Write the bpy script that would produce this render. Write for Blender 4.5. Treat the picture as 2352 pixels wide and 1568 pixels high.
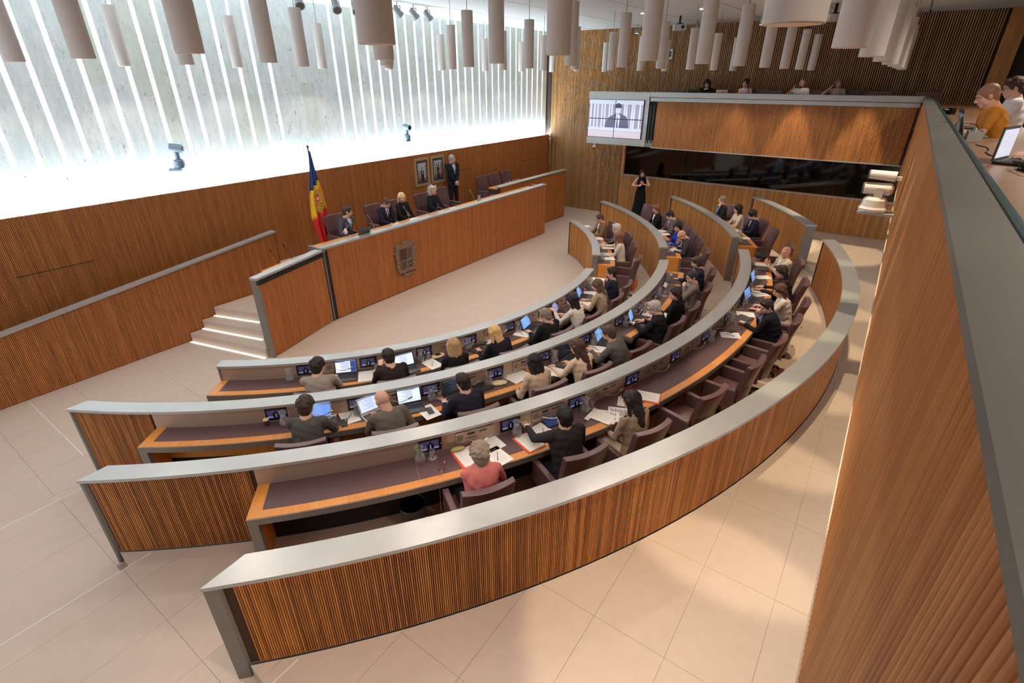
import bpy, bmesh, math, random
import numpy as np
from mathutils import Vector, Matrix, Quaternion
from mathutils.bvhtree import BVHTree
from mathutils.geometry import tessellate_polygon
for o in list(bpy.data.objects): bpy.data.objects.remove(o)
random.seed(7); rng = np.random.default_rng(7)
SC = bpy.context.scene
COL = SC.collection
PI = math.pi
# ------------------------------------------------------------------ camera
cam = bpy.data.cameras.new('camera'); camo = bpy.data.objects.new('camera', cam); COL.objects.link(camo)
cam.sensor_width = 36.0; cam.lens = 1175.0 / 2352 * 36; cam.clip_start = .03; cam.clip_end = 200
yaw, pit = math.radians(54.73), math.radians(27.33)
fw = Vector((math.cos(pit)*math.sin(yaw), math.cos(pit)*math.cos(yaw), -math.sin(pit)))
camo.location = (0, 0, 4.65); camo.rotation_euler = fw.to_track_quat('-Z', 'Y').to_euler()
SC.camera = camo
# ------------------------------------------------------------------ world, exposure
w = bpy.data.worlds.new('world'); SC.world = w; w.use_nodes = True
w.node_tree.nodes['Background'].inputs[0].default_value = (.92, .95, 1.0, 1)
w.node_tree.nodes['Background'].inputs[1].default_value = .8
vs = SC.view_settings; vs.view_transform = 'Standard'; vs.look = 'None'; vs.gamma = 1; vs.use_curve_mapping = False; vs.exposure = 0.55
# ------------------------------------------------------------------ lights
def light(name, kind, loc, power, color, rot=(0, 0, 0), **kw):
    l = bpy.data.lights.new(name, kind); l.energy = power; l.color = color
    for k, v in kw.items(): setattr(l, k, v)
    o = bpy.data.objects.new(name, l); COL.objects.link(o); o.location = loc; o.rotation_euler = rot; return o
CYL_Z = 4.805; CYL = []
for i in range(-1, 9):
    for j in range(-1, 6):
        x, y = 2.17 + 1.893*i, .39 + 2.03*j
        if x > 18 or (i == -1 and j > 3): continue
        CYL.append((x, y, i, j))
CABLE = []
for (x, y, i, j) in CYL:
    if j < 0: continue
    e = 18 if j < 1 else (100 if j == 4 else (40 if j > 4 else 185))
    if i < 0: e *= .55
    if j == 1 and 0 <= i <= 2: e = 225
    if i >= 7: e *= .8
    if i == 8: e = 12
    light('pendant_lamp', 'SPOT', (x, y, CYL_Z+.012), e, (1, .87, .76), spot_size=math.radians(118), spot_blend=.35, shadow_soft_size=.05)
for x in (1.5, 5.5, 9.5, 13.5):                    # unseen spots added to brighten the side gallery
    light('gallery_fill_spot', 'SPOT', (x, -1.7, 6.0), 110, (1, .88, .76), spot_size=math.radians(152), spot_blend=.5, shadow_soft_size=.06)
DOWN = [(16.2, .85), (16.2, 2.44), (16.2, 3.94)] + [(x, .33) for x in (3.11, 5.0, 6.9, 8.79, 10.68, 12.58)]
for x, y in DOWN:                                  # narrow recessed downlights grazing the gallery fronts
    light('recessed_and_added_lamp', 'SPOT', (x, y, 6.02), 400 if x < 16 else (620 if y < 3 else 300), (1, .82, .54), spot_size=math.radians(31), spot_blend=.3, shadow_soft_size=.03)
for x, y in ((-.4, 1.0), (1.0, 1.6), (2.6, .9)):     # wider unseen spots added to brighten the outer aisle floor
    light('recessed_and_added_lamp', 'SPOT', (x, y, 6.02), 170, (1, .86, .74), spot_size=math.radians(62), spot_blend=.6, shadow_soft_size=.05)
# cool light troughs: above the back panelling, washing the marble from below
light('marble_wash_lamp', 'AREA', (9.5, 11.235, 2.62), 500, (.80, .93, 1), rot=(PI+math.radians(-8), 0, 0), shape='RECTANGLE', size=18.5, size_y=.09)
# ------------------------------------------------------------------ materials
def lin(c): return tuple(((v/255)/12.92 if v/255 <= .04045 else ((v/255+.055)/1.055)**2.4) for v in c[:3]) + (1,)
MATS = {}
def mat(name, c=(128, 128, 128), rough=.5, metal=0, emit=0, spec=.5, noise=0, nscale=30, bump=0, coat=0, alpha=1):
    if name in MATS: return MATS[name]
    m = bpy.data.materials.new(name); m.use_nodes = True; nt = m.node_tree; b = nt.nodes['Principled BSDF']
    b.inputs['Base Color'].default_value = lin(c); b.inputs['Roughness'].default_value = rough; b.inputs['Metallic'].default_value = metal
    b.inputs['Specular IOR Level'].default_value = spec; b.inputs['Coat Weight'].default_value = coat
    if emit: b.inputs['Emission Color'].default_value = lin(c); b.inputs['Emission Strength'].default_value = emit*(.55 if emit < 1.6 else .8)
    if noise or bump:
        tc = nt.nodes.new('ShaderNodeTexCoord'); n = nt.nodes.new('ShaderNodeTexNoise'); n.inputs['Scale'].default_value = nscale; n.inputs['Detail'].default_value = 4
        nt.links.new(tc.outputs['Object'], n.inputs['Vector'])
        if noise:
            mx = nt.nodes.new('ShaderNodeMix'); mx.data_type = 'RGBA'; l = lin(c)
            mx.inputs['A'].default_value = tuple(v*(1-noise) for v in l[:3])+(1,); mx.inputs['B'].default_value = tuple(min(1, v*(1+noise)) for v in l[:3])+(1,)
            nt.links.new(n.outputs['Fac'], mx.inputs['Factor']); nt.links.new(mx.outputs['Result'], b.inputs['Base Color'])
        if bump:
            bp = nt.nodes.new('ShaderNodeBump'); bp.inputs['Strength'].default_value = bump; bp.inputs['Distance'].default_value = .004
            nt.links.new(n.outputs['Fac'], bp.inputs['Height']); nt.links.new(bp.outputs['Normal'], b.inputs['Normal'])
    MATS[name] = m; return m
def wood(name, dark, mid, light_, pitch=.018, rough=.45, contrast=.5):
    m = bpy.data.materials.new(name); m.use_nodes = True; nt = m.node_tree; N = nt.nodes; L = nt.links; b = N['Principled BSDF']
    uv = N.new('ShaderNodeUVMap'); mp = N.new('ShaderNodeMapping'); mp.inputs['Scale'].default_value = (14, .8, 1); L.new(uv.outputs['UV'], mp.inputs['Vector'])
    n = N.new('ShaderNodeTexNoise'); n.inputs['Scale'].default_value = 3; n.inputs['Detail'].default_value = 5; L.new(mp.outputs[0], n.inputs['Vector'])
    sep = N.new('ShaderNodeSeparateXYZ'); L.new(uv.outputs['UV'], sep.inputs[0])
    dv = N.new('ShaderNodeMath'); dv.operation = 'DIVIDE'; dv.inputs[1].default_value = pitch; L.new(sep.outputs['X'], dv.inputs[0])
    fl = N.new('ShaderNodeMath'); fl.operation = 'FLOOR'; L.new(dv.outputs[0], fl.inputs[0])
    wn = N.new('ShaderNodeTexWhiteNoise'); wn.noise_dimensions = '1D'; L.new(fl.outputs[0], wn.inputs['W'])
    a = N.new('ShaderNodeMath'); a.operation = 'MULTIPLY'; a.inputs[1].default_value = contrast; L.new(wn.outputs['Value'], a.inputs[0])
    a2 = N.new('ShaderNodeMath'); a2.operation = 'MULTIPLY_ADD'; a2.inputs[1].default_value = 1-contrast*.7; L.new(n.outputs['Fac'], a2.inputs[0]); L.new(a.outputs[0], a2.inputs[2])
    cr = N.new('ShaderNodeValToRGB'); cr.color_ramp.elements[0].position = .25; cr.color_ramp.elements[0].color = lin(dark); cr.color_ramp.elements[1].position = .85; cr.color_ramp.elements[1].color = lin(light_)
    e = cr.color_ramp.elements.new(.55); e.color = lin(mid)
    L.new(a2.outputs[0], cr.inputs['Fac']); L.new(cr.outputs['Color'], b.inputs['Base Color']); b.inputs['Roughness'].default_value = rough
    if name != 'gallery_desk_veneer' and name != 'amber_veneer':
        for e in cr.color_ramp.elements: e.color = tuple(min(1, v*1.24) for v in e.color[:3])+(1,)
    MATS[name] = m; return m
WOOD = wood('walnut_reeds', (104, 60, 28), (146, 90, 44), (180, 120, 64))
WOODB = wood('walnut_fine_reeds', (124, 72, 35), (158, 96, 48), (182, 116, 62), contrast=.28)
WOOD4 = wood('glow_lit_reeds', (118, 68, 28), (162, 98, 42), (194, 126, 60))  # same walnut, with the glow under the rim put into its colour
WOODR = wood('yellow_lit_reeds', (126, 80, 38), (166, 112, 58), (196, 144, 84))  # same walnut, lighter and yellower to carry the warm light on the right
WOODG = wood('gallery_reeds', (134, 84, 42), (176, 116, 62), (202, 146, 88), pitch=.031, contrast=.18)
WOODF = wood('hall_slats', (150, 108, 66), (176, 132, 86), (196, 154, 106), pitch=.05, contrast=.4)
OAK = wood('amber_veneer', (200, 122, 44), (214, 138, 56), (226, 154, 72), pitch=.35, contrast=.25, rough=.4)
GDESK = wood('gallery_desk_veneer', (124, 88, 56), (142, 102, 66), (158, 116, 78), pitch=.6, contrast=.2, rough=.35)
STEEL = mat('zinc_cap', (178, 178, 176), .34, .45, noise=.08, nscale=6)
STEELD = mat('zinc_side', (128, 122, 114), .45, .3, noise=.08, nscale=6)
PANELS = mat('brushed_steel_panel', (176, 156, 138), .38, .45, noise=.05, nscale=40)
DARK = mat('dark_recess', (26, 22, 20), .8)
BLACK = mat('black_plastic', (20, 20, 22), .35)
INLAY = mat('plum_leather_inlay', (92, 66, 68), .55, noise=.06, nscale=120, bump=.15)
LEATHER = mat('plum_leather', (98, 70, 70), .33, noise=.08, nscale=25, bump=.1)
STONE = mat('floor_stone', (196, 176, 160), .5, noise=.07, nscale=9, bump=.05)
GROUT = mat('floor_joint', (184, 166, 150), .8)
WHITE = mat('white_paint', (236, 236, 232), .6)
CEIL = mat('ceiling_board', (226, 228, 228), .7)
# ------------------------------------------------------------------ mesh helpers
class G:                                    # geometry accumulator: verts, faces, material index, uv per loop
    def __init__(s): s.v = []; s.f = []; s.m = []; s.uv = []
    def add(s, vs_, fs, mi=0, uvs=None):
        b = len(s.v); s.v.extend(vs_)
        for q, f in enumerate(fs):
            s.f.append([b+i for i in f]); s.m.append(mi); s.uv.append(uvs[q] if uvs else [(0, 0)]*len(f))
        return s
    def box(s, c, d, mi=0, M=None):
        x, y, z = [q/2 for q in d]; P = [Vector((c[0]+a*x, c[1]+b_*y, c[2]+e*z)) for a in (-1, 1) for b_ in (-1, 1) for e in (-1, 1)]
        if M is not None: P = [M @ p for p in P]
        F = [(0, 1, 3, 2), (4, 6, 7, 5), (0, 4, 5, 1), (2, 3, 7, 6), (0, 2, 6, 4), (1, 5, 7, 3)]
        U = [[((P[i].x+P[i].y), P[i].z) for i in f] for f in F[:4]] + [[(P[i].x, P[i].y) for i in f] for f in F[4:]]
        return s.add(P, F, mi, U)
    def cyl(s, p, q, r0, r1=None, n=12, mi=0, cap=True):
        p = Vector(p); q = Vector(q); r1 = r0 if r1 is None else r1; d = (q-p).normalized(); a = d.orthogonal().normalized(); b_ = d.cross(a)
        V = []
        for c, r in ((p, r0), (q, r1)):
            for i in range(n): t = 2*PI*i/n; V.append(c + (a*math.cos(t)+b_*math.sin(t))*r)
        F = [(i, (i+1) % n, n+(i+1) % n, n+i) for i in range(n)]
        if cap: F += [tuple(range(n-1, -1, -1)), tuple(range(n, 2*n))]
        return s.add(V, F, mi)
    def tube(s, pts, r, n=6, mi=0):
        for a, b_ in zip(pts, pts[1:]): s.cyl(a, b_, r, r, n, mi)
        return s
    def lathe(s, prof, n=20, mi=0, c=(0, 0, 0), cap=True):
        V = []; k = len(prof)
        for r, z in prof:
            for i in range(n): t = 2*PI*i/n; V.append(Vector((c[0]+r*math.cos(t), c[1]+r*math.sin(t), c[2]+z)))
        F = [(j*n+i, j*n+(i+1) % n, (j+1)*n+(i+1) % n, (j+1)*n+i) for j in range(k-1) for i in range(n)]
        if cap: F += [tuple(range(n-1, -1, -1)), tuple(range((k-1)*n, k*n))]
        return s.add(V, F, mi)
    def ell(s, c, r, n=10, mi=0, M=None):
        V = [Vector((c[0], c[1], c[2]+r[2]))]; 
        for j in range(1, n//2+1):
            ph = PI*j/(n//2+1)
            for i in range(n): t = 2*PI*i/n; V.append(Vector((c[0]+r[0]*math.sin(ph)*math.cos(t), c[1]+r[1]*math.sin(ph)*math.sin(t), c[2]+r[2]*math.cos(ph))))
        V.append(Vector((c[0], c[1], c[2]-r[2]))); k = n//2
        F = [(0, 1+i, 1+(i+1) % n) for i in range(n)]
        F += [(1+j*n+i, 1+(j+1)*n+i, 1+(j+1)*n+(i+1) % n, 1+j*n+(i+1) % n) for j in range(k-1) for i in range(n)]
        F += [(1+(k-1)*n+i, len(V)-1, 1+(k-1)*n+(i+1) % n) for i in range(n)]
        if M is not None: V = [M @ p for p in V]
        return s.add(V, F, mi)
    def poly(s, pts, h, mi=0, M=None):      # prism: 2D outline extruded 0..h
        n = len(pts); V = [Vector((x, y, 0)) for x, y in pts] + [Vector((x, y, h)) for x, y in pts]
        if M is not None: V = [M @ p for p in V]
        return s.add(V, [tuple(range(n-1, -1, -1)), tuple(range(n, 2*n))] + [(i, (i+1) % n, n+(i+1) % n, n+i) for i in range(n)], mi)
    def build(s, name, mats, parent=None, smooth=False, **props):
        me = bpy.data.meshes.new(name); me.from_pydata([tuple(p) for p in s.v], [], s.f)
        for m in (mats if isinstance(mats, (list, tuple)) else [mats]): me.materials.append(m)
        me.polygons.foreach_set('material_index', s.m)
        uvl = me.uv_layers.new(name='UVMap'); flat = [c for u in s.uv for t in u for c in t]; uvl.data.foreach_set('uv', flat)
        if smooth: me.polygons.foreach_set('use_smooth', [True]*len(me.polygons))
        me.update(); return obj(name, me, parent, **props)
def obj(name, me, parent=None, **props):
    o = bpy.data.objects.new(name, me); COL.objects.link(o)
    if parent is not None: o.parent = parent
    for k, v in props.items(): o[k] = v
    return o
def thing(name, label, cat, loc=(0, 0, 0), rz=0, group=None):
    o = bpy.data.objects.new(name, None); COL.objects.link(o); o.location = loc; o.rotation_euler = (0, 0, rz); o.empty_display_size = .1
    o['label'] = label; o['category'] = cat
    if group: o['group'] = group
    return o
def tag(o, label, cat, group=None):
    o['label'] = label; o['category'] = cat
    if group: o['group'] = group
    return o
def dup(root, loc, rz, label=None, group=None):
    r = root.copy(); COL.objects.link(r); r.location = loc; r.rotation_euler = (0, 0, rz)
    if label: r['label'] = label
    if group: r['group'] = group
    for ch in list(root.children):
        c = ch.copy(); COL.objects.link(c); c.parent = r
        for g in ch.children: d = g.copy(); COL.objects.link(d); d.parent = c
    return r
# rows: circle centre, wall inner / outer radius, desk front radius, own floor level
RC = {1: (7.915, 10.775), 2: (8.2, 11.12), 3: (8.68, 11.70), 4: (9.15, 12.05)}
RI = {1: 6.20, 2: 7.93, 3: 9.97, 4: 11.97}; RO = {1: 6.375, 2: 8.12, 3: 10.17, 4: 12.22}; RF = {1: 6.74, 2: 8.46, 3: 10.61}
LV = {1: 0.0, 2: .14, 3: .28, 4: .42}; RIM = .99; DH = .74
def rp(k, R, a, z=0): t = math.radians(a); return Vector((RC[k][0]+R*math.cos(t), RC[k][1]+R*math.sin(t), z))
def ring(g, k, R0, R1, z0, z1, a0, a1, mi=0, b0=None, b1=None, step=1.0):
    """ring segment box; b0,b1 = angles of the outer radius where they differ"""
    b0 = a0 if b0 is None else b0; b1 = a1 if b1 is None else b1; n = max(1, int(abs(a1-a0)/step)); V = []; F = []; U = []
    for i in range(n+1):
        t = i/n; A = rp(k, R0, a0+(a1-a0)*t); B = rp(k, R1, b0+(b1-b0)*t); s_ = math.radians(a0+(a1-a0)*t)*R1
        for p, z in ((A, z0), (A, z1), (B, z1), (B, z0)): V.append(Vector((p.x, p.y, z)))
        U.append(s_)
    for i in range(n):
        o = 4*i
        for q in range(4): F.append((o+q, o+(q+1) % 4, o+4+(q+1) % 4, o+4+q))
    vv = [z0, z1, z1, z0]; rr = [0, 0, R1-R0, R1-R0]; UV = []
    for i in range(n):
        for q in range(4):
            q2 = (q+1) % 4
            v1, v2 = (vv[q], vv[q2]) if q in (0, 2) else (rr[q], rr[q2])
            UV.append([(U[i], v1), (U[i], v2), (U[i+1], v2), (U[i+1], v1)])
    F += [(0, 3, 2, 1), (4*n, 4*n+1, 4*n+2, 4*n+3)]; UV += [[(0, z0), (R1-R0, z0), (R1-R0, z1), (0, z1)]]*2
    return g.add(V, F, mi, UV)
def reeds(g, P, nrm, z0, z1, pitch, wfrac=.68, depth=.012, mi=0):
    """vertical ribs along polyline P (list of 2D Vectors); nrm = +1 left of travel, -1 right"""
    L = [0]
    for a, b in zip(P, P[1:]): L.append(L[-1]+(b-a).length)
    n = int(L[-1]/pitch); seg = 0
    zz0 = z0 if callable(z0) else (lambda s: z0); zz1 = z1 if callable(z1) else (lambda s: z1)
    V = []; F = []; U = []
    def at(s_):
        nonlocal seg
        while seg < len(P)-2 and s_ > L[seg+1]: seg += 1
        while seg > 0 and s_ < L[seg]: seg -= 1
        t = (s_-L[seg])/max(1e-9, L[seg+1]-L[seg]); d = (P[seg+1]-P[seg]).normalized(); return P[seg]+(P[seg+1]-P[seg])*t, Vector((-d.y, d.x))*nrm
    for i in range(n):
        s0 = i*pitch+pitch*(1-wfrac)/2; s1 = s0+pitch*wfrac; (a, na), (b, nb) = at(s0), at(s1); e = (s1-s0)*.12; d = (b-a).normalized()
        q = [a, a+na*depth+d*e, b+nb*depth-d*e, b]; bz, tz = zz0(s0), zz1(s0); o = len(V)
        for p in q: V += [Vector((p.x, p.y, bz)), Vector((p.x, p.y, tz))]
        for k in range(3):
            F.append((o+2*k, o+2*k+2, o+2*k+3, o+2*k+1)); U.append([(s0+.001, bz), (s1-.001, bz), (s1-.001, tz), (s0+.001, tz)])
        F.append((o+1, o+3, o+5, o+7)); U.append([(s0+.001, tz)]*4)
    return g.add(V, F, mi, U)
def arcpts(k, R, a0, a1, step=.4): n = max(2, int(abs(a1-a0)/step)); return [rp(k, R, a0+(a1-a0)*i/n).to_2d() for i in range(n+1)]
# ================================================================== STRUCTURE
XW, YB, YM, ZC = 18.3, 11.12, 11.3, 6.09          # far wall, panelling, marble, ceiling
XL = -3.0
# ---------------- floor levels made of stone tiles
def lvl_poly(k):
    """outline of level k-1 (own level of row k): between boundary k-1 above and boundary k below"""
    up = {1: None, 2: (2, 7.08, 7.3), 3: (3, 5.18, 5.5), 4: (4, 2.88, 3.2)}
    def bnd(b):
        kk, yl, yr = up[b]; R = RO[kk]-.02; al = {2: -151.2, 3: -142.0, 4: -133.2}[b]; ar = {2: -28.6, 3: -38.4, 4: -47.8}[b]
        pts = [Vector((XL, yl)), Vector((rp(kk, R, al).x-.02, yl))] + arcpts(kk, R, al, ar, 1.5) + [Vector((XW+.4, yr))]
        return pts
    lo = bnd(k+1) if k < 4 else [Vector((XL, -3.2)), Vector((XW+.4, -3.2))]
    hi = bnd(k) if k > 1 else [Vector((XL, YB+.3)), Vector((XW+.4, YB+.3))]
    return lo + hi[::-1]
floor = G(); floor.box((8, 4, -.3), (24, 16, .5), 0)
for k in (2, 3, 4):                                # solid steps under each level
    P = lvl_poly(k); z = LV[k]-.012; tri = tessellate_polygon([[Vector((p.x, p.y, 0)) for p in P]])
    V = [Vector((p.x, p.y, z)) for p in P]+[Vector((p.x, p.y, -.05)) for p in P]; n = len(P)
    floor.add(V, [tuple(t) for t in tri]+[(i, (i+1) % n, n+(i+1) % n, n+i) for i in range(n)], 0)
FLOOR = floor.build('floor', GROUT, kind='structure')
tiles = []
TX, TY, OX, OY = 1.09, .636, .61, 4.90
for k in (1, 2, 3, 4):
    P = lvl_poly(k); bm = bmesh.new(); z = LV[k]; tri = tessellate_polygon([[Vector((p.x, p.y, 0)) for p in P]])
    bv = [bm.verts.new((p.x, p.y, z)) for p in P]
    for t in tri:
        try: bm.faces.new([bv[i] for i in t])
        except ValueError: pass
    for i in range(-4, 18):
        bmesh.ops.bisect_plane(bm, geom=bm.verts[:]+bm.edges[:]+bm.faces[:], plane_co=(OX+i*TX, 0, 0), plane_no=(1, 0, 0))
    for i in range(-14, 12):
        bmesh.ops.bisect_plane(bm, geom=bm.verts[:]+bm.edges[:]+bm.faces[:], plane_co=(0, OY+i*TY, 0), plane_no=(0, 1, 0))
    cells = {}
    for f in bm.faces:
        c = f.calc_center_median(); cells.setdefault((math.floor((c.x-OX)/TX), math.floor((c.y-OY)/TY)), []).append([v.co.copy() for v in f.verts])
    bm.free()
    for (i, j), fs in cells.items():
        x0, x1, y0, y1 = OX+i*TX, OX+(i+1)*TX, OY+j*TY, OY+(j+1)*TY; g = G(); e = .0012; idx = {}; V = []; F = []
        for f in fs:
            q = []
            for c in f:
                x = min(max(c.x, x0+e), x1-e); y = min(max(c.y, y0+e), y1-e); key = (round(x, 4), round(y, 4))
                if key not in idx: idx[key] = len(V); V.append(Vector((x, y, z)))
                if not q or q[-1] != idx[key]: q.append(idx[key])
            if len(set(q)) > 2 and len(set(q)) == len(q): F.append(tuple(q))
        ec = {}
        for f in F:
            for a, b in zip(f, f[1:]+f[:1]): ec[(a, b)] = ec.get((a, b), 0)+1
        n = len(V); V += [Vector((v.x, v.y, z-.014)) for v in V[:n]]
        S = [(a, n+a, n+b, b) for (a, b) in ec if (b, a) not in ec]
        if not F: continue
        g.add(V, F+S, 0, [[(V[i_].x, V[i_].y) for i_ in f] for f in F+S]); c = V[0]
        vis = (c.x > -.8 and c.y > -.5); tiles.append((math.hypot(c.x, c.y) if vis else 99+math.hypot(c.x, c.y), g, z))
tiles.sort(key=lambda t: t[0]); rest = G()
for q, (d, g, z) in enumerate(tiles):
    if q < 290: g.build('tile', STONE, FLOOR)
    else:
        b = len(rest.v); rest.v += g.v; rest.f += [[b+i for i in f] for f in g.f]; rest.m += g.m; rest.uv += g.uv
rest.build('tile', STONE, FLOOR, kind='stuff')
NOSE = mat('step_nosing', (226, 218, 206), .35)
g = G()
for y, z, x1 in ((5.48, .14, .62), (5.185, .28, .86), (7.34, .0, 1.0), (7.085, .14, 1.1), (2.885, .42, 1.05), (3.185, .28, .72), (10.3, 0, -9)):
    if x1 > -5: g.box(((XL+x1)/2, y, z+.002), (x1-XL, .012, .004))
g.build('step_nosing', NOSE, FLOOR)
g = G(); g.box((1.12, 9.2, .001), (.012, 2.3, .003)); g.build('joint_inlay', NOSE, FLOOR)
# intermediate treads in the left stair
g = G()
for y0, y1, z, x1 in ((5.185, 5.47, .21, .60), (7.085, 7.33, .07, .98)): g.box(((XL+x1)/2, (y0+y1)/2, z/2), (x1-XL, y1-y0, z))
g.build('stair_tread', STONE, FLOOR)
# ---------------- ceiling
cm = MATS['ceiling_board']; nt = cm.node_tree; tc = nt.nodes.new('ShaderNodeTexCoord'); br = nt.nodes.new('ShaderNodeTexBrick')
br.inputs['Scale'].default_value = 1; br.inputs['Color1'].default_value = lin((230, 232, 232)); br.inputs['Color2'].default_value = lin((222, 225, 226)); br.inputs['Mortar'].default_value = lin((204, 208, 211))
br.inputs['Brick Width'].default_value = .16; br.inputs['Row Height'].default_value = .06; br.inputs['Mortar Size'].default_value = .007; br.offset = .5
nt.links.new(tc.outputs['Object'], br.inputs['Vector']); nt.links.new(br.outputs['Color'], nt.nodes['Principled BSDF'].inputs['Base Color'])
CG = G(); ys = [-4.2, .2, 2.08, 3.95, 5.8, 7.63, 9.48, YM+.2]
for a, b in zip(ys, ys[1:]): CG.box((8.2, (a+b)/2, ZC+.1), (23, b-a-.03, .2))
CEILO = CG.build('ceiling', CEIL, kind='structure')
g = G(); g.box((8.2, 3.6, ZC+.24), (23, 16, .08)); g.build('groove_backing', mat('groove', (120, 106, 104), .8), CEILO)
g = G()
for y in ys[1:-1]: g.box((8.2, y, ZC+.02), (23, .012, .02))
g.build('lighting_track', mat('track_metal', (150, 136, 134), .5), CEILO)
# ---------------- marble wall with light slots
def marble():
    m = bpy.data.materials.new('marble'); m.use_nodes = True; nt = m.node_tree; N = nt.nodes; L = nt.links; b = N['Principled BSDF']
    tc = N.new('ShaderNodeTexCoord'); oi = N.new('ShaderNodeObjectInfo')
    sc = N.new('ShaderNodeVectorMath'); sc.operation = 'SCALE'; sc.inputs['Scale'].default_value = 40; cx = N.new('ShaderNodeCombineXYZ'); L.new(oi.outputs['Random'], cx.inputs[0]); L.new(oi.outputs['Random'], cx.inputs[2]); L.new(cx.outputs[0], sc.inputs[0])
    ad = N.new('ShaderNodeVectorMath'); L.new(tc.outputs['Object'], ad.inputs[0]); L.new(sc.outputs[0], ad.inputs[1])
    mp = N.new('ShaderNodeMapping'); mp.inputs['Rotation'].default_value = (0, .45, 0); mp.inputs['Scale'].default_value = (3.4, 3, 1.0); L.new(ad.outputs[0], mp.inputs['Vector'])
    def veins(scale, dist, lo, hi):
        n = N.new('ShaderNodeTexNoise'); n.inputs['Scale'].default_value = scale; n.inputs['Detail'].default_value = 8; n.inputs['Distortion'].default_value = dist; L.new(mp.outputs[0], n.inputs['Vector'])
        s = N.new('ShaderNodeMath'); s.operation = 'SUBTRACT'; s.inputs[1].default_value = .5; L.new(n.outputs['Fac'], s.inputs[0]); a = N.new('ShaderNodeMath'); a.operation = 'ABSOLUTE'; L.new(s.outputs[0], a.inputs[0])
        r = N.new('ShaderNodeMapRange'); r.inputs['From Min'].default_value = lo; r.inputs['From Max'].default_value = hi; r.inputs['To Min'].default_value = 1; r.inputs['To Max'].default_value = 0; L.new(a.outputs[0], r.inputs['Value']); return r.outputs[0]
    def mask(scale, lo, hi):
        n = N.new('ShaderNodeTexNoise'); n.inputs['Scale'].default_value = scale; n.inputs['Detail'].default_value = 3; L.new(mp.outputs[0], n.inputs['Vector'])
        r = N.new('ShaderNodeMapRange'); r.inputs['From Min'].default_value = lo; r.inputs['From Max'].default_value = hi; L.new(n.outputs['Fac'], r.inputs['Value']); return r.outputs[0]
    def mix(fac, A, B):
        x = N.new('ShaderNodeMix'); x.data_type = 'RGBA'; L.new(fac, x.inputs['Factor'])
        for s, v in (('A', A), ('B', B)):
            if isinstance(v, tuple): x.inputs[s].default_value = lin(v)
            else: L.new(v, x.inputs[s])
        return x.outputs['Result']
    def mul(a, b_):
        x = N.new('ShaderNodeMath'); x.operation = 'MULTIPLY'; L.new(a, x.inputs[0])
        if isinstance(b_, float): x.inputs[1].default_value = b_
        else: L.new(b_, x.inputs[1])
        return x.outputs[0]
    c = mix(mask(1.2, .3, .7), (232, 242, 244), (246, 249, 246))
    c = mix(mul(mask(5, .4, .62), .45), c, (212, 226, 228))
    gr = N.new('ShaderNodeMath'); gr.operation = 'GREATER_THAN'; gr.inputs[1].default_value = .78; L.new(oi.outputs['Random'], gr.inputs[0])
    c = mix(mul(gr.outputs[0], .35), c, (210, 216, 190))
    c = mix(mul(mul(veins(3.2, 1.6, 0, .012), mask(1.5, .54, .62)), .75), c, (120, 112, 80))
    c = mix(mul(mul(veins(9, .6, 0, .02), mask(2.2, .5, .62)), .35), c, (150, 164, 160))
    c = mix(mul(mask(7, .70, .74), .8), c, (150, 104, 70))
    L.new(c, b.inputs['Base Color']); b.inputs['Roughness'].default_value = .3
    return m
MARBLE = marble()
BW = G(); BW.box((7.6, YM+.25, 3.0), (22, .2, 6.4)); WB = BW.build('wall_back', mat('plaster_core', (180, 180, 176), .9), kind='structure')
slots = [2.02+.338*i for i in range(-14, 49)]; slots = [s for s in slots if not (7.2 < s < 8.6) and s < XW]
GLOW = mat('light_slot', (236, 248, 255), .5, emit=1.9)
g = G()
for s in slots: g.box((s, YM+.07, 4.35), (.08, .02, 3.5))
g.build('light_slot', GLOW, WB)
edges = []; xs = sorted([2.02+.338*i for i in range(-14, 49)])
shared = {}
for q, (a, b) in enumerate(zip(xs, xs[1:])):
    la = .037 if any(abs(a-s) < .01 for s in slots) else .0008; lb = .037 if any(abs(b-s) < .01 for s in slots) else .0008
    x0, x1 = a+la, min(b-lb, XW-.02)
    if x1-x0 < .05: continue
    zj = 4.53 if q % 3 else 4.34
    for z0, z1 in ((2.5, zj-.0012), (zj+.0012, ZC+.02)):
        key = (round(x1-x0, 3), round(z1-z0, 3))
        if key not in shared:
            h = G(); h.box((0, 0, 0), (x1-x0, .05, z1-z0)); tmp = h.build('marble_panel', MARBLE, WB); shared[key] = tmp.data
        else: tmp = obj('marble_panel', shared[key], WB)
        tmp.location = ((x0+x1)/2, YM+.025, (z0+z1)/2)
# panelling below the marble, reeded timber
zt = 2.675
g = G(); g.box(((XL+XW)/2, YB+.03, zt/2), (XW-XL, .06, zt), 0); WS = g.build('wainscot', mat('slat_shadow_board', (64, 36, 20), .8), WB)  # board colour darkened to paint the shade between slats
g = G(); P = [Vector((XL, YB)), Vector((XW, YB))]; reeds(g, P, -1, .0, zt, .022, .84, .008); g.build('slat', WOODB, WB, kind='stuff')
g = G()
for x, z0, z1 in ((2.3, 1.75, 1.76), (12.9, 2.02, 2.03), (16.9, 1.9, 1.91)): g.box((x, YB-.0115, (z0+z1)/2), (1.1, .004, .01))
g.build('panel_seam', DARK, WB)
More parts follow.
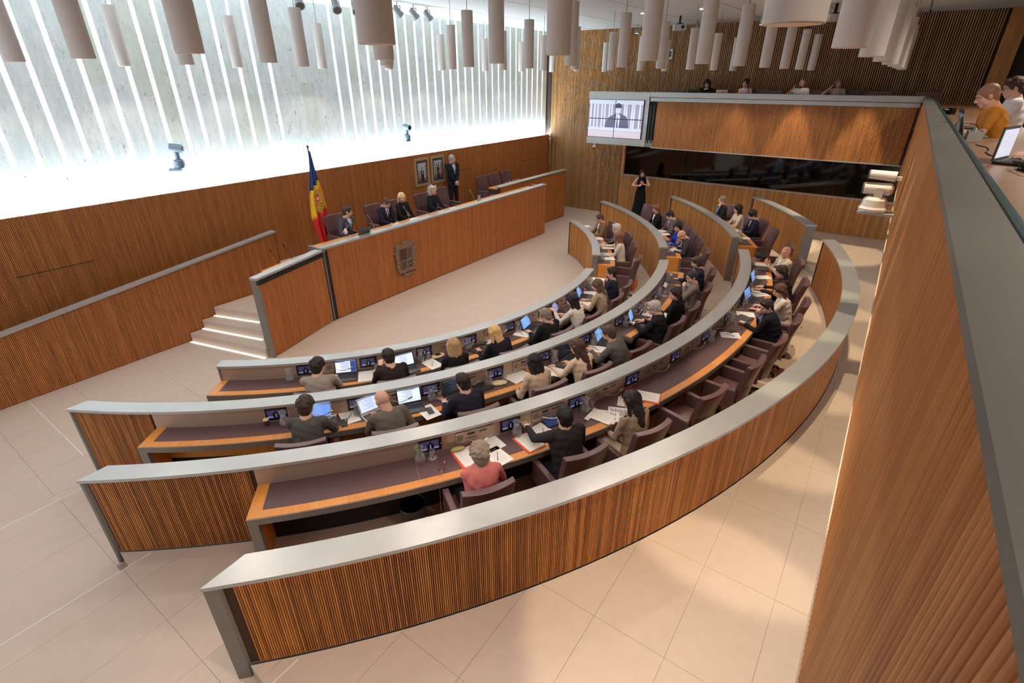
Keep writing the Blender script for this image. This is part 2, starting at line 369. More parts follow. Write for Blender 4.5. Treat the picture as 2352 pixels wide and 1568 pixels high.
# ---------------- far wall with pale vertical slats
g = G(); g.box((XW+.15, 4, 3.05), (.2, 16, 6.2)); WR = g.build('wall_right', mat('slat_backing', (52, 38, 28), .8), kind='structure')
g = G(); reeds(g, [Vector((XW+.05, YB)), Vector((XW+.05, 7.999))], -1, .0, ZC, .052, .56, .045); reeds(g, [Vector((XW+.05, 8.0)), Vector((XW+.05, -1.35))], -1, 2.6, ZC, .052, .56, .045)
g.build('slat', WOODF, WR, kind='stuff')
g = G(); g.box((XW+.02, -1.55, 4.7), (.12, .36, 2.8)); g.build('end_board', WOODG, WR)
# low panelling and control-room window
g = G(); g.box((XW-.02, 3.4, .75), (.1, 9.2, 1.5)); W2 = g.build('lower_panelling', WOODF, WR)
g = G(); reeds(g, [Vector((XW-.07, 7.98)), Vector((XW-.07, -1.2))], -1, .0, 1.46, .03, .86, .008); g.build('lower_slat', WOODR, WR, kind='stuff')
g = G(); g.box((XW-.04, 3.4, 1.475), (.14, 9.2, .035)); g.build('sill', STEEL, WR)
g = G(); g.box((XW-.02, 7.96, 2.1), (.12, .1, 1.3)); g.build('window_jamb', WOODG, WR)
g = G(); g.box((XW+.02, 3.3, 2.1), (.03, 9.2, 1.24)); WIN = g.build('window_1', mat('dark_glass', (10, 11, 14), .06, spec=.6), kind='structure')
g = G()
for y in (5.8, 3.6, 1.4): g.box((XW-.0, y, 2.1), (.012, .012, 1.24))
g.build('window_frame', BLACK, WIN)
# plaster side wall behind the press gallery
g = G(); g.box((8, -3.1, 4.6), (22, .2, 3.2)); g.build('wall_front', mat('plaster', (150, 146, 136), .85), kind='structure')
g = G(); g.box((-1.7, -.2, 3.05), (.2, 5.8, 6.2)); g.build('wall_light_block', mat('plaster', (150, 146, 136), .85), kind='structure')  # partial unseen wall, added to block world light from behind the camera
# ---------------- far gallery
XG = 16.75
CORE_ = mat('slat_shadow_board', (64, 36, 20), .8)
g = G(); g.box(((XG+XW)/2+.02, 3.2, 2.75), (XW-XG-.04, 6.9, .2)); WG = g.build('wall_gallery_far', mat('soffit', (150, 146, 140), .8), kind='structure')
g = G(); g.box((17.6, 3, 3.3), (1.3, 10.6, .12)); g.build('trim_2', DARK, kind='structure')
g = G(); g.box((XG+.07, 3.08, 3.3), (.1, 6.6, 1.36)); g.build('parapet_core', CORE_, WG)
g = G(); reeds(g, [Vector((XG+.02, 6.36)), Vector((XG+.02, -.2))], -1, 2.66, 3.98, .032, .72, .014); g.build('slat', WOODG, WG, kind='stuff')
g = G(); g.box((XG+.1, 3.2, 4.035), (.2, 6.8, .1)); g.box((XG+.16, 3.2, 4.16), (.34, 6.9, .12)); g.box((XG+.2, 3.2, 4.225), (.44, 6.9, .02)); g.build('metal_fascia', STEEL, WG)
g = G(); g.box((XG+.06, 3.1, 2.645), (.16, 6.65, .025)); g.build('bottom_trim', STEEL, WG)
g = G(); g.box((XG+.1, 6.5, 3.3), (.08, .26, 1.3), 0); g.box((XG+.05, 6.56, 3.32), (.06, .04, 1.1), 1); g.box((XG+.05, 6.45, 3.32), (.06, .04, 1.1), 1); g.build('line_speaker', [DARK, BLACK], WG)
# video wall box at the end of the far gallery
g = G(); g.box((XG+.25, 7.67, 3.44), (.5, 2.08, 1.58)); g.box((XG-.01, 7.67, 2.76), (.03, 2.08, .2)); g.box((XG-.01, 7.67, 4.12), (.03, 2.08, .22)); BX = g.build('screen_housing', STEEL, WG)
# ---------------- side gallery (camera leans over its parapet)
YG = -.22
g = G(); g.box((8, YG-.08, 3.4), (19, .1, 1.56)); WF = g.build('wall_gallery_side', mat('rib_gap_shade', (70, 38, 20), .8), kind='structure')  # dark backing paints shade into the grooves between ribs
def rx(g, x0, x1, pitch, n0=0):
    reeds(g, [Vector((x0, YG-.03)), Vector((x1, YG-.03))], 1, 2.61, 4.188, pitch, .84, .014)
# nearest ribs are separate pieces
gp = .031; one = G(); d = .02
sh = [(-.0118, -.004), (-.0120, .004), (-.0114, .010), (-.0092, .0155), (-.005, .0188), (0, .0198), (.005, .0188), (.0092, .0155), (.0114, .010), (.0120, .004), (.0118, -.004)]
V = [Vector((x, y, z)) for x, y in sh for z in (2.61, 4.188)]
one.add(V, [(2*k, 2*k+1, 2*k+3, 2*k+2) for k in range(10)] + [tuple(range(1, 22, 2))], 0, [[(x, y) for x, y in ((.01, 2.6), (.01, 4.2), (.02, 4.2), (.02, 2.6))]]*10+[[(0.01, 4)]*11])
first = one.build('slat', WOODG, WF, smooth=True); x = -.2; first.location = (x, YG-.03, 0)
RIBMATS = [WOODG] + [wood('gallery_rib_%d' % q, a, b, c, pitch=.03, contrast=.15) for q, (a, b, c) in enumerate((((130, 78, 40), (168, 106, 56), (192, 134, 80)), ((138, 90, 48), (182, 122, 68), (206, 150, 94)), ((126, 76, 38), (164, 104, 54), (188, 130, 76))))]
ribs = [first.data]
for m_ in RIBMATS[1:]:
    c = first.data.copy(); c.materials.clear(); c.materials.append(m_); ribs.append(c)
for q in range(1, 170):
    o = obj('slat', ribs[rng.integers(4)], WF); o.location = (x+q*gp, YG-.03, 0)
g = G(); rx(g, x+170*gp-gp/2, 16.75, .031); g.build('slat', WOODG, WF, kind='stuff')
CAPD = mat('gallery_cap', (112, 108, 102), .55, .3, noise=.06, nscale=60)
g = G(); g.box((8, YG-.075, 4.2), (19, .17, .03)); g.build('parapet_cap', CAPD, WF)
g = G(); g.box((8, YG-.02, 2.604), (19, .03, .012)); g.build('bottom_trim', mat('edge_trim', (206, 190, 170), .5), WF)
g = G(); g.box((8, YG-1.5, 2.72), (19, 2.9, .2)); g.box((8, YG-1.6, 3.28), (19, 2.7, .1)); g.build('trim_3', mat('soffit2', (150, 146, 140), .8), kind='structure')
g = G(); g.cyl((-1.2, YG-.185, 4.20), (17.2, YG-.185, 4.20), .022, n=10); g.build('glass_rail', mat('teal_glass_rail', (70, 108, 116), .2, .2), WF)
# ---------------- ceiling spots and projector-type fittings are things, further down
CORE = mat('slat_shadow_board', (64, 36, 20), .8)
# ================================================================== CURVED BENCHES
def poly_arc_wall(name, k, a_in, a_out, label, cat, desk=None, outer_from=None, slatin=True, group=None, plates=(True, True), wd=None):
    """curved partition + optional desk. a_in/a_out = (start,end) angle of inner and outer rail"""
    z1 = LV[k]+RIM; zl = LV[k-1] if k > 1 else 0.0; t = thing(name, label, cat, rp(k, (RI[k]+RO[k])/2, sum(a_out)/2, 0), group=group)
    inv = Matrix.Translation(-t.location)
    def fin(g, nm, m, **p):
        g.v = [inv @ v for v in g.v]; return g.build(nm, m, t, **p)
    g = G(); ring(g, k, RI[k]+.035, RO[k]-.04, zl, z1-.03, a_in[0]+.12, a_in[1]-.12, b0=a_out[0]+.12, b1=a_out[1]-.12); fin(g, 'core', CORE)
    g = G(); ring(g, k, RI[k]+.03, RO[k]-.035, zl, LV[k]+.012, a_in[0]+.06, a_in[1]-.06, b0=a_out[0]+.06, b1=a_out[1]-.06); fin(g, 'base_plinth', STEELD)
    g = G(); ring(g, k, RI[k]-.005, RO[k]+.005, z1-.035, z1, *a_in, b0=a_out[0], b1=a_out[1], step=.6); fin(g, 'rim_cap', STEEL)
    if slatin:
        g = G(); reeds(g, arcpts(k, RI[k]+.035, a_in[0]+.3, a_in[1]-.3), 1, (LV[k-1] if k > 1 else 0)+.02, z1-.04, .018, .77, .011); fin(g, 'inner_slat', wd or WOOD, kind='stuff')
    e = math.degrees(.10/RO[k])
    if plates[0]:
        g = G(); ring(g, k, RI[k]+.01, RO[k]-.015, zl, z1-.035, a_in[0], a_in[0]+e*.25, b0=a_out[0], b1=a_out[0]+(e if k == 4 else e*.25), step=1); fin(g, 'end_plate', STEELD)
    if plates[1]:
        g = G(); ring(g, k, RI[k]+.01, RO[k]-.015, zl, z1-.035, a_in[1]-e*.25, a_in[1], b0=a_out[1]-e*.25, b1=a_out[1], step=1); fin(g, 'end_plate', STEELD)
    if outer_from is not None:
        g = G(); reeds(g, arcpts(k, RO[k]-.04, *outer_from), -1, LV[k]+.015, z1-.05, .018, .73, .013); fin(g, 'outer_slat', wd or WOOD, kind='stuff')
    if k == 4:
        g = G(); ring(g, k, RO[k]-.022, RO[k]-.006, z1-.042, z1-.0355, a_out[0]+.6, a_out[1]-.4); fin(g, 'light_line', mat('warm_led', (255, 190, 70), .5, emit=3.2))
    if desk:
        d0, d1 = desk; D = LV[k]+DH; W0 = RO[k]-.015; Fr = RF[k]; rad = lambda L, R=Fr: math.degrees(L/R)
        g = G(); ring(g, k, RO[k]-.04, RO[k]-.022, D-.03, z1-.035, d0, d1); fin(g, 'back_panel', PANELS)
        g = G(); ring(g, k, RO[k]-.03, Fr, D-.022, D, d0, d1); fin(g, 'desktop', OAK)
        i0, i1 = d0+rad(.12), d1-rad(.12); seams = [i0]+[s for s in np.arange(i0+rad(1.5), i1-rad(.4), rad(2.0))]+[i1]
        for a, b in zip(seams, seams[1:]):
            g = G(); ring(g, k, RO[k]-.03, Fr-.10, D-.01, D+.003, a+.01, b-.01); fin(g, 'desk_inlay', INLAY)
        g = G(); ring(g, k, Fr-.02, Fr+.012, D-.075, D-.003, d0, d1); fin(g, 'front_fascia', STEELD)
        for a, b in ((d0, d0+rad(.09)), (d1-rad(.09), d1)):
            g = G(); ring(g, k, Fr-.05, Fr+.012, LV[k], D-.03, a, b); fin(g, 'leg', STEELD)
        for a, b in ((d0+rad(.0), d0+rad(.03)), (d1-rad(.03), d1)):
            g = G(); ring(g, k, RO[k]-.03, Fr-.04, LV[k], D-.022, a, b); fin(g, 'end_panel', OAK)
        g = G(); ring(g, k, RO[k]-.04, RO[k]-.0, LV[k]+.3, D-.022, d0, d1); fin(g, 'modesty_panel', OAK)
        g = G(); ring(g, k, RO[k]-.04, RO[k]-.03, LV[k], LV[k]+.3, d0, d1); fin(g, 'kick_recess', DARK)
    return t
B1 = poly_arc_wall('bench', 1, (-144.7, -75.0), (-144.6, -74.8), 'innermost long curved bench, front row of eight seats nearest the open floor', 'bench', desk=(-144.7, -75.0))
B2 = poly_arc_wall('bench', 2, (-150.9, -72.6), (-151.7, -72.2), 'second long curved bench, middle row with slatted end at left', 'bench', desk=(-144.4, -72.4), outer_from=(-151.3, -144.6))
B3 = poly_arc_wall('bench', 3, (-141.4, -71.3), (-142.3, -71.2), 'third long curved bench, back row before the outer partition', 'bench', desk=(-133.4, -71.3), outer_from=(-141.9, -133.6))
B4 = poly_arc_wall('partition', 4, (-132.6, -70.0), (-133.75, -69.8), 'outermost long curved slatted partition with grey metal cap, nearest the camera', 'partition', outer_from=(-132.85, -70.2), wd=WOOD4)
R1 = poly_arc_wall('bench', 1, (-65.8, -36.0), (-65.8, -35.6), 'short curved bench right of the aisle, closest to the podium', 'bench', desk=(-65.8, -36.5), wd=WOODR)
R2 = poly_arc_wall('bench', 2, (-65.6, -29.2), (-65.6, -28.8), 'short curved bench right of the aisle, middle one of three, by the standing woman', 'bench', desk=(-65.5, -34), wd=WOODR)
R3 = poly_arc_wall('bench', 3, (-65.2, -38.8), (-65.2, -38.3), 'short curved bench right of the aisle, rear one of three', 'bench', desk=(-65.1, -42), wd=WOODR)
R4 = poly_arc_wall('partition', 4, (-63.8, -47.8), (-63.8, -47.4), 'short curved partition right of the aisle, nearest the black window', 'partition', outer_from=(-63.4, -48), wd=WOODR)
# ---- monitors and control panels set in the back panels
SEATS = {1: [-131, -123, -115.3, -108.2, -101, -93.2, -86, -79.5], 2: [-132.2, -125.4, -118.8, -112.1, -106.2, -100, -93.3, -88.2, -82, -76.6],
         3: [-121.9, -116.6, -111.4, -106, -100.5, -95.4, -90, -85.6, -80.6, -75.0]}
SCR = mat('monitor_glow', (58, 58, 96), .3, emit=.55); SCR2 = mat('monitor_figure', (16, 16, 30), .3, emit=.2); SCR3 = mat('monitor_pale', (140, 136, 176), .3, emit=.6)
mon = G(); mon.box((0, .006, 0), (.25, .012, .165), 0); mon.box((-.005, -.001, .005), (.19, .004, .11), 1); mon.box((.115, -.002, .0), (.008, .004, .008), 3)
mon.box((-.005, -.0035, -.035), (.19, .002, .02), 3); mon.box((0, -.005, -.012), (.075, .002, .07), 2); mon.ell((0, -.005, .035), (.014, .002, .02), 8, 2); mon.box((0, -.007, -.012), (.012, .002, .05), 3)
MONME = mon.build('monitor', [BLACK, SCR, SCR2, SCR3]); 
CHROME = mat('chrome', (200, 196, 190), .25, .9)
cp = G(); cp.box((0, .005, 0), (.44, .01, .15), 0); cp.box((0, -.004, .074), (.44, .012, .008), 2); cp.box((-.04, -.002, .03), (.08, .004, .02), 1); cp.box((.1, -.002, .03), (.018, .004, .018), 1); cp.box((.13, -.002, .03), (.018, .004, .018), 1); cp.box((.07, -.002, .03), (.018, .004, .018), 1)
for q in range(7): cp.box((-.1+q*.02, -.001, -.02), (.01, .003, .01), 1)
for q in range(6): cp.box((-.17, -.001, -.03+q*.012), (.07, .003, .003), 1)
CPME = cp.build('control_panel', [PANELS, BLACK, CHROME])
mk = G(); pts = [Vector((-.1+.24*t, -.015-.10*math.sin(t*PI*.7), -.02-.02*math.sin(t*PI)+.03*t)) for t in np.linspace(0, 1, 9)]; mk.tube(pts, .0045, 6); mk.cyl(pts[-2], pts[-1]+Vector((.03, 0, .004)), .009, n=8)
MKME = mk.build('microphone', CHROME)
for o_ in (MONME, CPME, MKME): bpy.data.objects.remove(o_)
MONME, CPME, MKME = bpy.data.meshes['monitor'], bpy.data.meshes['control_panel'], bpy.data.meshes['microphone']
def place_units(t, k, seats, off1=-.30, off2=.20):
    for a in seats:
        for off, me, nm in ((off1, MONME, 'monitor'), (off2, CPME, 'control_panel')):
            a2 = a+math.degrees(off/RO[k]); R = RO[k]-.012; p = rp(k, R, a2, LV[k]+DH+.115)
            o = obj(nm, me, t); d = Vector((RC[k][0], RC[k][1]))-p.to_2d(); o.location = p-t.location; o.rotation_euler = (0, 0, math.atan2(d.y, d.x)-PI/2)
            if nm == 'control_panel': m_ = obj('microphone', MKME, o)
place_units(B1, 1, SEATS[1]); place_units(B2, 2, SEATS[2]); place_units(B3, 3, SEATS[3])
place_units(R1, 1, [-59, -51.5, -43]); place_units(R2, 2, [-60.5, -54, -47.5, -41]); place_units(R3, 3, [-60, -54.5, -49])
# ================================================================== PODIUM
PZ = .82
pod = G()
pod.box((10.2, 10.05, PZ/2), (8.5, 2.1, PZ)); pod.box((15.6, 10.38, PZ/2), (2.5, 1.44, PZ)); 
PO = pod.build('floor_podium', STONE, kind='structure'); PO.name = 'trim_1'
DW = 14.43
def dais():
    t = thing('podium_desk', 'long raised slatted podium desk carrying the bronze coat of arms', 'desk', (10, 8.85, 0)); o = Vector((-10, -8.85, 0))
    def fin(g, n, m, **p): g.v = [v+o for v in g.v]; return g.build(n, m, t, **p)
    g = G(); g.box((10.2, 8.93, .78), (8.4, .1, 1.54)); fin(g, 'front_core', CORE)
    g = G(); reeds(g, [Vector((6.03, 8.88)), Vector((DW, 8.88))], -1, .02, 1.55, .022, .87, .007); fin(g, 'slat', WOODB, kind='stuff')
    g = G(); g.box((10.2, 8.97, 1.575), (8.55, .2, .04)); fin(g, 'rim_cap', STEEL)
    g = G(); g.box((10.1, 9.22, 1.50), (8.2, .42, .04)); fin(g, 'desktop', OAK)
    g = G(); g.box((5.97, 9.1, .79), (.06, .5, 1.56)); fin(g, 'end_plate', STEELD)
    g = G(); g.box((DW-.03, 9.15, .78), (.06, .55, 1.54)); fin(g, 'end_panel', WOOD)
    g = G(); g.box((6.0, 8.86, .78), (.07, .03, 1.5)); fin(g, 'shadow_gap', DARK)
dais()
t = thing('side_desk', 'separate podium desk at the far right end of the podium with three empty chairs', 'desk', (14, 9.6, 0))
g = G(); g.box((.9, 0, .82), (4.0, .08, 1.64)); g.build('front_core', CORE, t)
g = G(); reeds(g, [Vector((-1.1, -.045)), Vector((2.9, -.045))], -1, .02, 1.62, .022, .87, .007); g.build('slat', WOODB, t, kind='stuff')
g = G(); g.box((.9, .03, 1.66), (4.1, .2, .035)); g.build('rim_cap', STEEL, t)
g = G(); g.box((.9, .25, 1.58), (4.0, .35, .03)); g.build('desktop', OAK, t)
g = G(); g.box((2.86, .25, .81), (.06, .5, 1.6)); g.build('end_panel', WOOD, t)
# lectern block, angled
t = thing('lectern', 'slatted lectern block with a row of black vents under its grey cap', 'lectern', (5.1, 8.62, 0))
A = Vector((4.25, 8.41)); B = Vector((5.93, 8.86)); d = (B-A).normalized(); n_ = Vector((-d.y, d.x)); o2 = Vector((5.1, 8.62))
def quad(g, pts, z0, z1, mi=0):
    V = [Vector((p.x-o2.x, p.y-o2.y, z)) for z in (z0, z1) for p in pts]; n = len(pts); U = [(p.x+p.y, 0) for p in pts]
    return g.add(V, [tuple(range(n-1, -1, -1)), tuple(range(n, 2*n))]+[(i, (i+1) % n, n+(i+1) % n, n+i) for i in range(n)], mi, [[(v.x, v.y) for v in V[:n]]]*2+[[(U[i][0], z0), (U[(i+1) % n][0], z0), (U[(i+1) % n][0], z1), (U[i][0], z1)] for i in range(n)])
C_ = Vector((4.21, 8.56))
g = G(); quad(g, [A+n_*.02, B+n_*.02, B+n_*.16, C_+d*.02], .01, 1.5); g.build('core', STEELD, t)
g = G(); P = [p-o2 for p in (A+d*.03+n_*.02, B+n_*.02)]; reeds(g, P, -1, .02, 1.42, .022, .87, .007); g.build('slat', WOODB, t, kind='stuff')
g = G(); quad(g, [A, B, B+n_*.19, C_], 1.52, 1.56); g.build('rim_cap', STEEL, t)
g = G(); quad(g, [A+n_*.0, B, B+n_*.02, A+n_*.02], 1.43, 1.52); g.build('vent_backing', DARK, t)
for q in range(18):
    g = G(); p = A.lerp(B, (q+.6)/18.2)-n_*.004; quad(g, [p, p+d*.022, p+d*.022+n_*.01, p+n_*.01], 1.435, 1.518); g.build('vent_fin', BLACK, t)
g = G(); quad(g, [A, C_, C_+d*.03, A+d*.04], 0, 1.52); g.build('end_plate', STEELD, t)
t = thing('reading_desk', 'amber wooden reading shelf with two gooseneck microphones behind the lectern', 'lectern', (5.12, 9.05, .54), math.atan2(d.y, d.x))
g = G(); g.box((0, 0, .87), (.78, .36, .03), 0, Matrix.Rotation(.06, 4, 'X')); g.build('shelf', OAK, t)
g = G(); g.box((0, .02, .44), (.6, .2, .86)); g.build('stand', OAK, t)
for q in (-.05, .30):
    g = G(); g.tube([Vector((q, -.0, .88)), Vector((q-.02, .0, 1.02)), Vector((q-.07, .06, 1.2))], .005); g.cyl((q-.07, .06, 1.2), (q-.08, .08, 1.24), .011, n=8); g.build('microphone', BLACK, t)
# stairs
LEDM = mat('step_light', (255, 250, 238), .5, emit=1.3)
st = thing('staircase', 'three stone steps with white light lines left of the lectern block', 'stairs', (4.2, 9.4, 0))
for q in range(3):
    z = .18*(q+1); xa = 3.70+.28*q; xb = 4.17+.215*q
    g = G(); V = [Vector((xa-4.2, 10.36-9.4, 0)), Vector((xb-4.2, 8.54+.42*q*.9-9.4, 0)), Vector((6.2-4.2, 9.0-9.4, 0)), Vector((6.2-4.2, 10.36-9.4, 0))]
    V = V+[Vector((v.x, v.y, z)) for v in V]; z0 = z-.18
    V = [Vector((v.x, v.y, max(v.z, z0+.001))) for v in V]
    g.add(V, [(0, 3, 2, 1), (4, 5, 6, 7), (0, 1, 5, 4), (1, 2, 6, 5), (2, 3, 7, 6), (3, 0, 4, 7)]); g.build('step', STONE, st)
    if q < 3:
        a = V[0]+Vector((-.012, 0, .003)); b = V[1]+Vector((-.012, 0, .003)); g = G(); w_ = Vector((-.045, -.01, 0)); g.add([a, b, b+w_, a+w_, a+Vector((0, 0, .01)), b+Vector((0, 0, .01)), b+w_+Vector((0, 0, .01)), a+w_+Vector((0, 0, .01))], [(0, 1, 2, 3), (4, 7, 6, 5), (0, 4, 5, 1), (1, 5, 6, 2), (2, 6, 7, 3), (3, 7, 4, 0)]); g.build('step_light', LEDM, st)
# ramp wall with sloping metal rail
t = thing('ramp_wall', 'low slatted wall with a sloping pale metal rail below the marble wall', 'partition', (3, 10.4, 0))
zr = lambda s: 1.155+.12*(s-4.17)
x0, x1 = XL, 5.88; g = G(); o = Vector((-3, -10.4, 0)); h0, h1 = zr(0)-.03, zr(x1-x0)-.03
def wedge(g, xa, xb, ya, yb, za0, za1, zb0, zb1):
    V = [Vector((x, y, z)) for x, (z0, z1) in ((xa, (za0, za1)), (xb, (zb0, zb1))) for y in (ya, yb) for z in (z0, z1)]
    F = [(0, 1, 3, 2), (4, 6, 7, 5), (0, 4, 5, 1), (2, 3, 7, 6), (0, 2, 6, 4), (1, 5, 7, 3)]; g.add([v+o for v in V], F, 0, [[(V[i].x+V[i].y, V[i].z) for i in f] for f in F])
wedge(g, x0, x1, 10.405, 10.5, 0, h0, 0, h1); g.build('core', CORE, t)
g = G(); reeds(g, [Vector((x0, 10.405)), Vector((x1, 10.405))], -1, .01, lambda s: zr(s)-.035, .022, .84, .008); g.v = [v+o for v in g.v]; g.build('slat', WOODB, t, kind='stuff')
g = G(); wedge(g, x0, x1+.02, 10.37, 10.53, h0, h0+.035, h1, h1+.035); g.build('rail_cap', STEEL, t)
g = G(); wedge(g, -3, 5.9, 10.53, YB, 0, .02, 0, PZ+.02); g.build('ramp', STONE, t)
# ================================================================== COAT OF ARMS
BRZ = mat('bronze', (150, 130, 112), .4, .7, noise=.15, nscale=60); BRZD = mat('bronze_dark', (92, 76, 62), .5, .6)
def outline():
    h = [(0, -.43), (.05, -.40), (.10, -.41), (.15, -.35), (.24, -.34), (.30, -.26), (.285, -.18), (.33, -.12), (.30, -.04), (.34, .03), (.32, .12), (.36, .19), (.31, .27), (.33, .35), (.25, .41), (.17, .38), (.12, .43), (.05, .42), (0, .46)]
    L = []
    for (a, b), (c, e) in zip(h, h[1:]):
        for q in range(4): t_ = q/4; L.append((a+(c-a)*t_+.012*math.sin(t_*PI*2), b+(e-b)*t_))
    L.append(h[-1]); return L + [(-x, y) for x, y in L[-2:0:-1]]
def shieldo(s=1):
    h = [(0, -.29), (.05, -.265), (.12, -.25), (.19, -.22), (.205, -.16), (.205, .27)]
    return [(x*s, y*s) for x, y in h]+[(-x*s, y*s) for x, y in h[::-1][:-1]]
def crest(parent, M, mats, txt=True):
    """M maps the crest plane (x right, y up, z out) into parent space"""
    m0, m1, red, gold, bl = mats
    g = G(); g.poly(outline(), .03, 0, M); f = g.build('frame', m0, parent)
    g = G()
    for x, y, r in [(sx*a, b, c) for a, b, c in ((.27, .31, .05), (.29, .02, .04), (.25, -.25, .045), (.09, .37, .045), (.13, -.35, .04), (.30, .16, .03), (.28, -.10, .03)) for sx in (1, -1)]:
        for q in range(14):
            a, b = q/14*2*PI*1.15, (q+1)/14*2*PI*1.15; ra, rb = r*(1-.055*q), r*(1-.055*(q+1)); g.cyl(M @ Vector((x+ra*math.cos(a), y+ra*math.sin(a), .034)), M @ Vector((x+rb*math.cos(b), y+rb*math.sin(b), .034)), .008*M.to_scale().x, n=5, cap=False)
    g.build('scrollwork', m0, parent)
    g = G(); g.poly(shieldo(1.09), .04, 0, M); g.poly(shieldo(1.0), .043, 1, M); sh_ = g.build('shield', [m0, m1], parent)
    def bars(n, x0, x1, y0, y1, m, nm):
        for q in range(n):
            c = x0+(x1-x0)*(q+.5)/n; g = G(); g.poly([(c-.011, y0), (c+.011, y0), (c+.011, y1), (c-.011, y1)], .052, 0, M); g.build(nm, m, parent)
    Q = [(-.195, -.005, .005, .262), (.005, .195, .005, .262), (-.195, -.005, -.24, -.005), (.005, .195, -.24, -.005)]
    for q, (a, b, c, e) in enumerate(Q):
        g = G(); g.poly([(a, c), (b, c), (b, e), (a, e)] if q < 2 else ([(a+.01, -.215), (b, -.27), (b, e), (a, e)] if q == 2 else [(a, -.27), (b-.01, -.215), (b, e), (a, e)]), .046, 0, M); g.build('quarter', gold if q else red, parent)
    bars(3, .02, .18, .015, .25, red, 'bar'); bars(4, -.185, -.02, -.22, -.02, red, 'bar')
    g = G(); g.poly([(-.14, .06), (-.06, .06), (-.05, .13), (-.10, .20), (-.15, .13)], .052, 0, M); g.poly([(-.035, .04), (-.025, .04), (-.025, .2), (-.035, .2)], .052, 0, M); g.build('mitre_and_crozier', m1 if txt else WHITE, parent)
    for y in (-.09, -.19):
        g = G(); g.poly([(.03, y-.035), (.045, y-.035), (.05, y-.01), (.12, y-.01), (.13, y-.035), (.145, y-.035), (.15, y+.02), (.175, y+.03), (.165, y+.055), (.14, y+.045), (.04, y+.035), (.03, y+.01)], .054, 0, M); g.build('cow', m1, parent)
    if txt:
        cu = bpy.data.curves.new('motto', 'FONT'); cu.body = 'VIRTUS UNITA FORTIOR'; cu.size = .048; cu.extrude = .004; cu.align_x = 'CENTER'
        o = bpy.data.objects.new('tmpt', cu); COL.objects.link(o); cu.materials.append(m1); me = bpy.data.meshes.new_from_object(o); bpy.data.objects.remove(o); o = obj('motto', me); o.parent = parent; o.matrix_local = M @ Matrix.Translation((0, -.345, .036))
t = tag(thing('coat_of_arms', 'x', 'emblem', (8.14, 8.862, .80)), 'bronze relief coat of arms with quartered shield on the podium front', 'emblem')
crest(t, Matrix.Rotation(PI/2, 4, 'X'), (BRZ, BRZD, BRZD, BRZ, BRZ))
# ================================================================== FLAG
FX, FY = 6.98, 10.3
t = thing('flag', 'blue, yellow and red flag with a crest, hanging on a pole by the podium', 'flag', (FX, FY, PZ))
g = G(); g.cyl((0, 0, 0), (0, 0, 2.47), .014, n=8); g.ell((0, 0, 2.5), (.024, .024, .034)); g.build('pole', mat('flag_pole', (60, 50, 44), .4, .3), t, smooth=False)
g = G(); g.lathe([(.17, 0), (.17, .03), (.04, .05), (.03, .12)], 20); g.build('pole_base', BLACK, t)
FB, FYL, FR = mat('flag_blue', (30, 66, 128), .7), mat('flag_yellow', (246, 190, 24), .7), mat('flag_red', (214, 36, 40), .7)
nu, nv = 26, 40
grid = []
for j in range(nv+1):
    v = j/nv; z = 2.42-2.02*v; xl = -.02-.19*min(1, v*1.5)**.9+(.15*((v-.7)/.3)**1.5 if v > .7 else 0); xr = .02+.17*min(1, v*1.6)**.9-(.08*((v-.75)/.25) if v > .75 else 0)
    for i in range(nu+1):
        u = i/nu; fold = .035*math.sin(u*PI*5+v*1.5)*min(1, v*2.2); grid.append(Vector((xl+(xr-xl)*u+.008*math.sin(v*9+u*3), -.03+fold, z-.05*u*v)))
def zone(i, j):
    s = j/nv+.13*(i/nu)
    return 0 if s < .41 else (1 if s < .71 else 2)
for q, (nm, m) in enumerate((('blue_field', FB), ('yellow_field', FYL), ('red_field', FR))):
    g = G(); F = [(j*(nu+1)+i, j*(nu+1)+i+1, (j+1)*(nu+1)+i+1, (j+1)*(nu+1)+i) for j in range(nv) for i in range(nu) if zone(i, j) == q]
    g.add(grid, F, 0); o = g.build(nm, m, t, smooth=True); o.modifiers.new('thick', 'SOLIDIFY').thickness = .004
crest(t, Matrix.Translation((-.005, -.078, 1.36)) @ Matrix.Rotation(math.radians(6), 4, 'Y') @ Matrix.Rotation(PI/2, 4, 'X') @ Matrix.Diagonal((.38, .56, .25, 1)), (mat('flag_crest_tan', (196, 150, 60), .7), mat('flag_crest_brown', (150, 90, 50), .7), FR, mat('flag_crest_gold', (240, 190, 60), .7), FB), txt=False)
